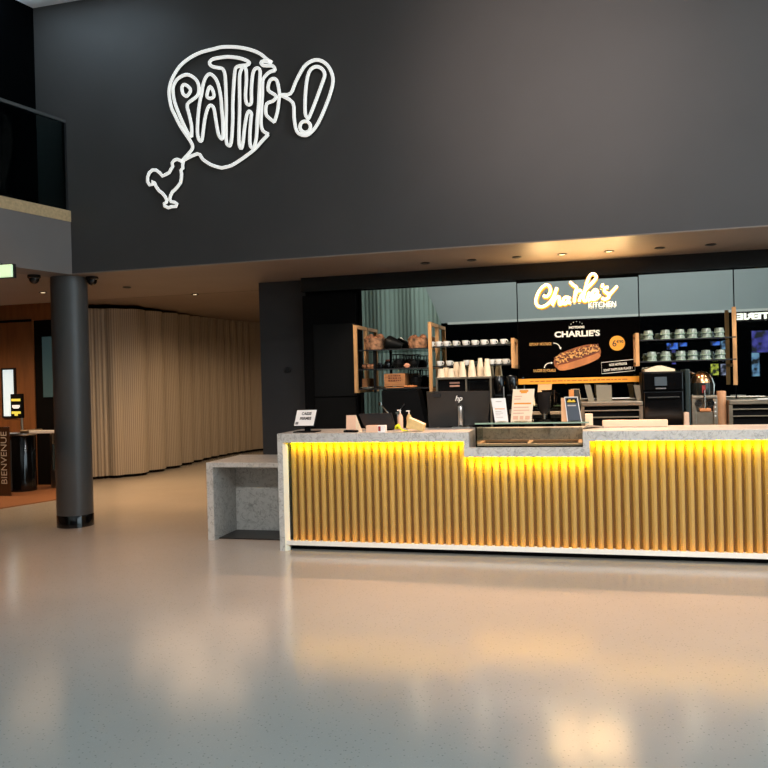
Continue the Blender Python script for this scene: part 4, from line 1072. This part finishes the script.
# yellow cloth, card packet
c_ = at(404, 428, y=7.02)
mb = MB(); N = 12; cl = at(397.8, 425, y=7.05).x; cr = at(410, 428, y=7.05).x
vs = [[None]*(N+1) for _ in range(N+1)]
for i in range(N+1):
    for j in range(N+1):
        u, v_ = i/N, j/N
        hgt = .012+.05*math.exp(-((u-.22)/.22)**2)+.016*math.sin(u*9+v_*5)**2*(1-u)+.01*(1-u)
        vs[i][j] = mb.bm.verts.new((cl+(cr-cl)*u, 6.92+.07*v_+.01*math.sin(u*7), ZC+hgt*(.35+.65*math.sin(PI*min(1, v_+.15)))))
for i in range(N):
    for j in range(N): mb.bm.faces.new((vs[i][j], vs[i+1][j], vs[i+1][j+1], vs[i][j+1]))
o = mb.build('cleaning_cloth', M['yellow_cloth'], smooth=True, org=((cl+cr)/2, 7.05, ZC)); md = o.modifiers.new('s', 'SOLIDIFY'); md.thickness = .004; md.offset = 1
tag(o, 'crumpled bright yellow cleaning cloth on the counter beside the pump bottles', 'cloth')
P_ = [(408.5, 418), (424.3, 424.5), (422.5, 430.2), (406, 427.5)]
pts = [at(a, b_, y=7.0) for a, b_ in P_]
for i in (2,): pts[i].z = ZC+.001
mz = min(p.z for p in pts)
for p in pts: p.z += (ZC+.0005-mz)
t = thing('cardboard_packet', 'tan cardboard packet leaning over the yellow cloth', 'packet', (pts[2].x, 7.05, ZC))
MB().prism(pts, (0, .09, 0)).build('packet_body', M['sponge'], t)
MB().prism([pts[0]+Vector((.004, .0, .0005)), pts[1]+Vector((-.004, 0, .0005)), pts[1]+Vector((-.004, .085, .004)), pts[0]+Vector((.004, .085, .004))], (0, 0, .001)).build('flap', M['papercup'], t)

# ------------------------------------------------------------ GLASS DISPLAY IN THE RECESS
t = thing('glass_display', 'low glass display case with trays sunk into the counter', 'display case', ((rl+rr)/2, YC+.25, zr0+.05))
gx0 = at(475.5, 430, y=YC+.06).x; gx1 = rr+.01; gz = 1.188; gy0 = YC+.05; gy1 = YC+.5
tg = MB().box((gx0, gy0-.03, gz), (rr+.055, gy1, gz+.012)).build('top_glass', M['glassclear'], t)
MB().box((gx0, gy0-.034, gz-.0005), (rr+.055, gy0-.0301, gz+.0125)).build('green_edge', M['glassedge'], tg)
MB().box((gx0, gy0, zr1-.03), (gx0+.012, gy1, gz)).build('side_glass', glass_mat('side_glass_green', (176, 196, 184)), t)
MB().box((gx0+.012, gy0, zr1-.0), (rr-.003, gy0+.008, gz)).build('front_glass', M['glassclear'], t)
boxes('clip', [((x, gy1-.03, ZC-.05), (x+.02, gy1-.01, ZC+.0)) for x in (gx0+.25, gx0+.62)], M['metal'], t)
MB().box((gx0+.012, gy0+.01, zr1-.03), (rr-.003, gy1-.001, zr1+.008)).build('well_floor', M['black'], t)
mb = MB(); z_ = zr1+.012
xm = (gx0+rr)/2
for a, b_ in ((gx0+.012, gx0+.045), (xm-.015, xm+.02), (rr-.04, rr-.003)): mb.box((a, gy0+.01, z_-.002), (b_, gy1-.01, z_+.02), .003)
for a, b_ in ((gy0+.01, gy0+.05), (gy1-.06, gy1-.01)): mb.box((gx0+.045, a, z_-.002), (xm-.015, b_, z_+.02), .003); mb.box((xm+.02, a, z_-.002), (rr-.04, b_, z_+.02), .003)
mb.build('tray_frame', mat('tan_frame', (196, 160, 122), .5), t)
# cards on the glass
gzt = gz+.012
def card(px, pz, label, nm, mt, lean=.03):
    q = [at(px[0], pz[0], y=7.02+lean), at(px[1], pz[0], y=7.02+lean), at(px[2], pz[1], y=7.02), at(px[3], pz[1], y=7.02)]
    q[1].z = q[0].z; q[2].z = q[3].z = gzt+.001
    t = thing(nm, label, 'menu card', ((q[2].x+q[3].x)/2, 7.02, gzt))
    n_ = (q[2]-q[3]).cross(q[0]-q[3]).normalized()
    f = lambda u, v, o_=.0: q[3]*(1-u)*(1-v)+q[2]*u*(1-v)+q[1]*u*v+q[0]*(1-u)*v+n_*o_
    MB().prism([f(0, 0), f(1, 0), f(1, 1), f(0, 1)], -n_*.006).build('board', mt, t)
    w_ = (q[2]-q[3]).length
    MB().box((q[3].x+w_*.2, 7.02-.012, gzt), (q[2].x-w_*.2, 7.02+.1, gzt+.008)).build('foot', M['glassclear'], t)
    return t, f
def rects(mb, f, L_, o_=.0):
    for u0, u1, v0, v1 in L_: mb.prism([f(u0, v0, .0008+o_), f(u1, v0, .0008+o_), f(u1, v1, .0008+o_), f(u0, v1, .0008+o_)], f(0, 0, .0006)-f(0, 0, 0))
t, f = card((491, 505.3, 508.3, 495.0), (398.3, 421.8), 'small white menu card at the left end of the glass display', 'small_menu_card', M['paper'])
mb = MB(); rects(mb, f, [(.15, .85, .53, .56)]); mb.build('orange_line', M['orange'], t)
gp = mat('faint_print', (190, 180, 175), .7)
mb = MB(); rects(mb, f, [(.3, .7, .84, .87), (.15, .6, .42, .44), (.15, .7, .35, .37), (.15, .5, .28, .3), (.15, .65, .18, .2)]); mb.build('printed_lines', gp, t)
t, f = card((513.0, 534.6, 531.5, 510.6), (389.3, 421.6), 'tall cream menu card with orange bands on the glass display', 'tall_menu_card', M['creampaper'])
mb = MB(); rects(mb, f, [(.1, .9, .53, .575)]); mb.build('orange_band', M['orange'], t)
mb = MB(); rects(mb, f, [(.32, .72, .91, .97), (.38, .66, .87, .91)]); mb.build('orange_emblem', M['orange'], t)
pk = mat('pink_print', (226, 178, 150), .7)
mb = MB(); rects(mb, f, [(.1, .45, .76, .79), (.1, .4, .68, .71), (.1, .8, .42, .45), (.1, .85, .33, .36), (.1, .35, .06, .17), (.42, .6, .06, .17), (.68, .9, .06, .17), (.1, .6, .24, .27)]); mb.build('printed_lines', pk, t)
# dark card in a wooden holder
t, f = card((565.0, 577, 581, 568.0), (397.6, 420.6), 'dark blue card in pale wooden holder at right end of the glass display', 'dark_menu_card', mat('navy_card', (58, 70, 84), .5))
mb = MB(); rects(mb, f, [(-.06, 0, -.02, 1.03), (1, 1.06, -.02, 1.03), (0, 1, 1, 1.03)]); mb.build('white_border', M['paper'], t)
mb = MB(); rects(mb, f, [(.08, .92, .76, .95)]); bk_ = mb.build('black_field', M['black'], t)
mb = MB(); rects(mb, f, [(.15, .8, .8, .86), (.25, .45, .86, .91), (.6, .75, .86, .9)], .001); mb.build('yellow_mark', mat('yellow_print', (224, 190, 50), .6), bk_)
mb = MB(); rects(mb, f, [(.12, .8, .63, .68)]); mb.build('printed_line', gp, t)
a = at(561, 398, y=7.05); b2 = at(566, 421, y=7.05)
MB().prism([(a.x, 7.035, gzt), (b2.x+.03, 7.035, gzt), (at(569, 398, y=7.05).x, 7.035+.03, a.z), (a.x, 7.035+.03, a.z)], (0, .02, 0)).build('wooden_holder', mat('holder_wood', (226, 176, 130), .6), t)
# coffee-grinder like dark item between cards, standing on back counter
x = at(544, 410, y=8.5).x
t = thing('blender_jug', 'dark glass jug on a stand between the cream menu card and the dark card', 'jug', (x, 8.5, .9))
MB().lathe([(.07, 0), (.07, .1), (.05, .14), (.02, .16), (.02, .24), (0, .24)], (x, 8.5, .9), 20).build('base', M['gloss'], t, True)
zb_ = at(544, 414, y=8.5).z; z2 = at(544, 392, y=8.5).z
MB().lathe([(.03, zb_), (.07, zb_+.06), (.08, z2-.02), (.085, z2), (.078, z2), (.06, zb_+.07), (.02, zb_+.02), (0, zb_+.02)], (x, 8.5, 0), 24).build('jug_body', mat('smoked_jug', (54, 50, 48), .15, .4), t, True)
MB().lathe([(.018, 1.12), (.018, zb_+.01)], (x, 8.5, 0), 10).build('stem', M['steel'], t, True)
MB().tube([(x+.07, 8.5, z2-.02), (x+.13, 8.5, z2-.05), (x+.13, 8.5, zb_+.1), (x+.07, 8.5, zb_+.06)], .009, 8).build('handle', M['gloss'], t, True)
# serving board on the counter
a, b_ = at(602.5, 428, y=7.3), at(668, 428, y=7.3); zt = at(635, 419.8, y=7.3).z
t = thing('serving_board', 'pale pinkish board standing on edge on the counter, right of the glass display', 'board', ((a.x+b_.x)/2, 7.32, ZC))
MB().box((a.x, 7.3, ZC+.001), (b_.x, 7.33, zt), .008).build('board_panel', mat('peach_board', (238, 206, 176), .5), t)
MB().box((a.x+.03, 7.33, ZC), (a.x+.06, 7.42, ZC+.03)).box((b_.x-.06, 7.33, ZC), (b_.x-.03, 7.42, ZC+.03)).build('foot', M['metal'], t)
# clamp beside the display
t = thing('serving_tongs', 'dark metal tongs lying on the counter beside the glass display', 'tongs', (at(592, 428, y=7.2).x, 7.2, ZC))
p = [at(586, 425.5, y=7.15), at(600, 419.5, y=7.15)]; p0 = at(586, 429, y=7.1)
MB().tube([(p[0].x-.02, 7.1, ZC+.008), (p[0].x+.02, 7.12, ZC+.03), (p[1].x+.03, 7.2, ZC+.012)], .008, 8).build('upper_arm', M['steel'], t, True)
MB().tube([(p[0].x-.02, 7.1, ZC+.008), (p[0].x+.05, 7.16, ZC+.01), (p[1].x+.0, 7.26, ZC+.01)], .008, 8).build('lower_arm', M['dark'], t, True)
x = at(585, 416, y=7.35).x
tag(MB().box((x-.0, 7.37, ZC), (x+.07, 7.43, at(586, 414, y=7.35).z), .004).build('wooden_box', M['papercup']), 'small cream box on the counter behind the dark card', 'box')

# ------------------------------------------------------------ CEILING FITTINGS
DL = [(43, 292, 1), (127, 287, 0), (195, 294, 1), (427, 264, 0), (472, 260, 0), (517, 257, 0), (562, 253, 1), (609, 251, 1), (660, 247, 0), (711, 244, 0)]
DLL = ['small lit downlight in the soffit just left of the round column', 'small downlight in the soffit right of the dome camera', 'small lit downlight in the soffit over the passage to the wavy partition',
       'leftmost downlight of the row over the bar', 'second downlight from the left over the bar', 'downlight over the bar just left of the script sign', 'lit downlight directly above the script sign', 'lit downlight above the right end of the script sign', 'second downlight from the right over the bar', 'rightmost downlight of the row over the bar']
d0 = {}
for (px, py, on), L_ in zip(DL, DLL):
    p = at(px, py, z=ZS)
    if px > 400: p.y = 8.42; 
    loc = (p.x, p.y, ZS-.012)
    if on in d0: dup(d0[on], loc, L_); continue
    t = thing('ceiling_downlight', L_, 'ceiling light', loc, 'recessed downlights in the soffit'); d0[on] = t
    MB().lathe([(.05, .011), (.055, .004), (.05, 0), (.036, 0), (.034, .011)], loc, 20).build('ring', M['dark'], t, True)
    MB().lathe([(.034, .004), (.034, .009), (0, .009)], loc, 20).build('lens', M['lampon'] if on else M['dark'], t, True)
for i, (px, py, L_) in enumerate(((34, 275, 'black dome camera under the balcony, left of the round column'), (92, 273.5, 'black dome camera on the soffit, right of the round column'))):
    p = at(px, py, z=ZS); 
    if i: p = Vector((at(92, 277, y=7.85).x, 7.85, ZS))
    t = thing('dome_camera', L_, 'camera', (p.x, p.y, ZS), 'black dome cameras'); c_ = (p.x, p.y, ZS)
    MB().lathe([(.0, -.001), (.07, -.001), (.072, -.03), (.06, -.04), (0, -.04)], c_, 24).build('mount', M['gloss'], t, True)
    MB().lathe([(.056, -.04), (.052, -.065), (.036, -.09), (.015, -.1), (0, -.102)], c_, 24).build('dome', M['gloss'], t, True)
# exit sign
p0 = at(-14, 266, y=6.6); p1 = at(11, 276.5, y=6.6); 
t = thing('exit_sign', 'lit pale green emergency sign under the balcony at far left', 'sign', ((p0.x+p1.x)/2, 6.6, p1.z))
MB().box((p0.x, 6.6, p1.z), (p1.x, 6.63, p0.z), .004).build('lit_face', M['exit'], t)
MB().box((p0.x-.01, 6.631, p1.z-.008), (p1.x+.008, 6.67, p0.z+.01), .003).build('housing', M['dark'], t)
MB().cyl(((p0.x+p1.x)/2, 6.65, p0.z), ((p0.x+p1.x)/2, 6.65, ZS), .008, 8).build('hanging_rod', M['dark'], t)

# ------------------------------------------------------------ BEHIND THE PHOTOGRAPHER (seen only in the mirrors)
def mir(px, py, yr):
    v = ray(px, py); p = Vector((0, 0, H))+v*(YM/v.y); w_ = Vector((v.x, -v.y, v.z)); return p+w_*((yr-YM)/w_.y)
A = mir(737, 317, -8.94); B = mir(781, 316.5, -8.94)
t = thing('ticket_sign', 'lit white BILLETTERIE sign opposite the bar, seen mirrored at the right edge', 'sign', ((A.x+B.x)/2, -8.99, 3.2))
fl = MB().text('BILLETTERIE', ((A.x+B.x)/2+.4, -8.95, 3.37), .27, Vector((-1, 0, 0)), Vector((0, 0, 1)), (B.x-A.x)+.8, .01, .012)
fl.build('lettering', mat('lit_letters', (255, 250, 235), .5, emit=(255, 250, 235), es=2.2), t)
MB().box((A.x-.1, -8.998, 3.2), (B.x+.9, -8.965, 3.53)).build('board', M['black'], t)
scr = [((667, 340), (678, 349), 'blue_lit'), ((679, 339), (687, 346), 'blue_lit'), ((711, 337), (720, 345), 'blue_lit'), ((721, 336), (729, 349), 'sky_lit'), ((672, 350), (676, 364), 'purple_lit'), ((711, 364), (719, 375), 'yellow_lit'), ((721, 364), (729, 375), 'lilac_lit'), ((752, 331), (769, 352), 'purple_lit'), ((752, 353), (760, 376), 'sky_lit')]
scl = ['left blue screen', 'second blue screen', 'third blue screen', 'pale blue screen', 'narrow purple screen', 'yellow green poster screen', 'lilac poster screen', 'large purple screen', 'tall sky blue screen']
for (a, b_, mm), L_ in zip(scr, scl):
    A = mir(*a, -8.9); B = mir(*b_, -8.9); x0, x1 = sorted((A.x, B.x)); z0, z1 = sorted((A.z, B.z))
    t = thing('info_screen', L_+' on the hall wall opposite the bar, seen in the mirror', 'screen', ((x0+x1)/2, -8.9, z0), 'screens reflected in the bar mirrors')
    MB().box((x0, -8.96, z0), (x1, -8.95, z1)).build('display', M[mm], t)
    MB().box((x0-.008, -8.998, z0-.008), (x1+.008, -8.961, z1+.008)).build('casing', M['dark'], t)
# teal drapes opposite, left part with a slanting edge
tq = [(300, 270), (424, 286), (441, 322), (446, 420), (446, 470), (300, 470)]
x0 = mir(340, 300, -8.6).x; xe_ = mir(424, 288, -8.6).x; xf_ = mir(441, 322, -8.6).x
zt1 = mir(441, 322, -8.6).z
bm = bmesh.new(); N = 240; prev = None
for i in range(N+1):
    u = i/N; x = x0+(xf_-x0)*u
    y = -8.6+.016*math.sin(u*150)+.1*math.sin(u*19)
    ztp = ZT-.05 if x < xe_ else ZT-.05+(zt1-ZT+.05)*(x-xe_)/(xf_-xe_)
    if x > xe_: ztp = 4.9+(zt1-4.9)*(x-xe_)/(xf_-xe_)
    lo_ = bm.verts.new((x, y, .02)); hi_ = bm.verts.new((x, y, ztp))
    if prev: bm.faces.new((prev[0], lo_, hi_, prev[1]))
    prev = (lo_, hi_)
me = bpy.data.meshes.new('hall_drape'); bm.to_mesh(me); bm.free(); me.materials.append(M['curtain_grey'])
o = bpy.data.objects.new('hall_drape', me); COL.objects.link(o)
tag(o, 'tall pleated teal drape opposite the bar, reflected in the left mirror', 'curtain')
md = o.modifiers.new('s', 'SOLIDIFY'); md.thickness = .01

# ------------------------------------------------------------ LIGHTS
def area(name, loc, target, sx, sy, power, col, spread=None):
    l = bpy.data.lights.new(name, 'AREA'); l.shape = 'RECTANGLE'; l.size = sx; l.size_y = sy; l.energy = power; l.color = col
    if spread: l.spread = spread
    o = bpy.data.objects.new(name, l); COL.objects.link(o); o.location = loc
    o.rotation_euler = (Vector(target)-Vector(loc)).to_track_quat('-Z', 'Y').to_euler(); return o
def spot(name, loc, target, power, col, ang=70, blend=.6, rad=.04):
    l = bpy.data.lights.new(name, 'SPOT'); l.energy = power; l.color = col; l.spot_size = math.radians(ang); l.spot_blend = blend; l.shadow_soft_size = rad
    o = bpy.data.objects.new(name, l); COL.objects.link(o); o.location = loc
    o.rotation_euler = (Vector(target)-Vector(loc)).to_track_quat('-Z', 'Y').to_euler(); return o
cool = (.82, .92, 1.0); warm = (1.0, .62, .32); amber = (1, .5, .2)
day = (.72, .9, 1.0)
area('window_daylight', (XR-.05, .2, 3.0), (0, .2, 1.6), 12, 5, 600, day)
area('hall_floor_fill', (0, 2.2, ZT-.05), (0, 2.2, 0), 10, 4, 110, day, math.radians(95))  # added fill that brightens the hall floor, no fitting there
area('rear_wall_fill', (0, -5.5, 5.6), (0, -9, 4.0), 12, .6, 230, (1, .98, .94))  # added fill for the rear wall as mirrored behind the bar
area('ceiling_fill', (-5.4, 6.75, 5.5), (-5.4, 6.76, 6), 1.6, .8, 17, day, math.radians(90))  # added fill, whitens the visible ceiling corner
spot('wall_fill_spot', (-.2, 2.5, 5.8), (-.2, YF, 4.5), 430, (1, .76, .65), 42, 1, .1)  # added warm spot for the brown glow on the upper wall
spot('wall_fill_spot', (1.0, 1.5, 5.8), (.3, YF, 3.4), 420, (1, .96, .95), 62, 1, .1)  # added fill for the middle of the upper wall
spot('wall_fill_spot', (6.5, 3.0, 5.6), (2.8, YF, 4.0), 620, (1, .97, .95), 80, 1, .15)  # added fill for the right end of the upper wall
for x, tx in ((4.5, 2.0), (1.5, -.2), (-1.5, -2.4)):
    spot('counter_fill_spot', (x, -2.5, 5.9), (tx, 6.9, .2), 1350, (1, .95, .9), 30, .9, .15)  # added spots brightening the counter front, no real fittings
for x in (-5.6, -3.2, -.2, 2.8):
    spot('floor_warm_fill', (x, 4.9, ZT-.03), (x, 6.0, 0), 580, (1, .52, .27), 56, 1, .08)  # added warm fill for the floor in front of the counter
for i in range(7):
    x = -1.66+.495*i
    spot('bar_downlight', (x, 8.3, ZS-.03), (x, 7.2, 1.1), 165, (1, .54, .3), 60, .6)
area('soffit_glow_fill', (0, 8.8, 2.5), (0, 8.2, 2.95), .8, .05, 9, (1, .62, .25))  # added strip, makes the amber glow on the soffit
for x in (-.45, .45): spot('soffit_glow_fill', (x, 8.8, 2.45), (x*1.2, 8.15, 2.95), 16, (1, .62, .25), 130, 1, .03)  # added spots widening that soffit glow
for i in range(6):
    x = -2.3+.9*i
    spot('back_bar_downlight', (x, 7.75, ZS-.03), (x, 8.8, 1.5), 62, (1, .8, .6), 75, .8)
for x, y, p in ((-6.3, 9.6, 260), (-5.0, 9.3, 240), (-7.0, 11.3, 240), (-5.2, 11.5, 240)):
    spot('passage_floor_fill', (x, y, 2.86 if y < 9.9 else 3.04), (x, y, 0), p, (1, .52, .22), 95, 1, .6)  # added fill, turns the passage floor orange
for a, b_, z in LED:
    o = area('counter_led', ((a+b_)/2, YC+.04, z-.014), ((a+b_)/2, YC+.12, z-.11), b_-a-.01, .008, 8.5*(b_-a), (1, .8, .0), math.radians(95))
for x, y, p in [(a_, b_, 1.6*c_) for a_, b_, c_ in ((-6.92, 8.8, 50), (-5.29, 9.92, 80), (-6.6, 11.2, 80), (-6.4, 13.0, 60), (-6.2, 15, 60), (-5.4, 12, 40), (-9.5, 9.3, 230), (-5.6, 16.5, 40))]:
    spot('foyer_downlight', (x, y, 2.84 if y < 9.9 else 3.0), (x, y, 0), p*1.3, (1, .64, .36), 165, 1, .6)

w = bpy.data.worlds.new('world'); S.world = w; w.use_nodes = True
w.node_tree.nodes['Background'].inputs[0].default_value = (.75, .85, 1, 1); w.node_tree.nodes['Background'].inputs[1].default_value = .6

# ------------------------------------------------------------ CAMERA
cd = bpy.data.cameras.new('camera'); cd.sensor_width = 36; cd.lens = 36*F/768; cd.clip_start = .05; cd.clip_end = 100
co = bpy.data.objects.new('camera', cd); COL.objects.link(co)
mw = Matrix(((BX.x, -BX.y, -BX.z, 0), (BY.x, -BY.y, -BY.z, 0), (BU.x, -BU.y, -BU.z, H), (0, 0, 0, 1)))
co.matrix_world = mw
S.camera = co
S.view_settings.view_transform = 'Standard'; S.view_settings.look = 'None'; S.view_settings.gamma = 1; S.view_settings.use_curve_mapping = False
S.view_settings.exposure = 0
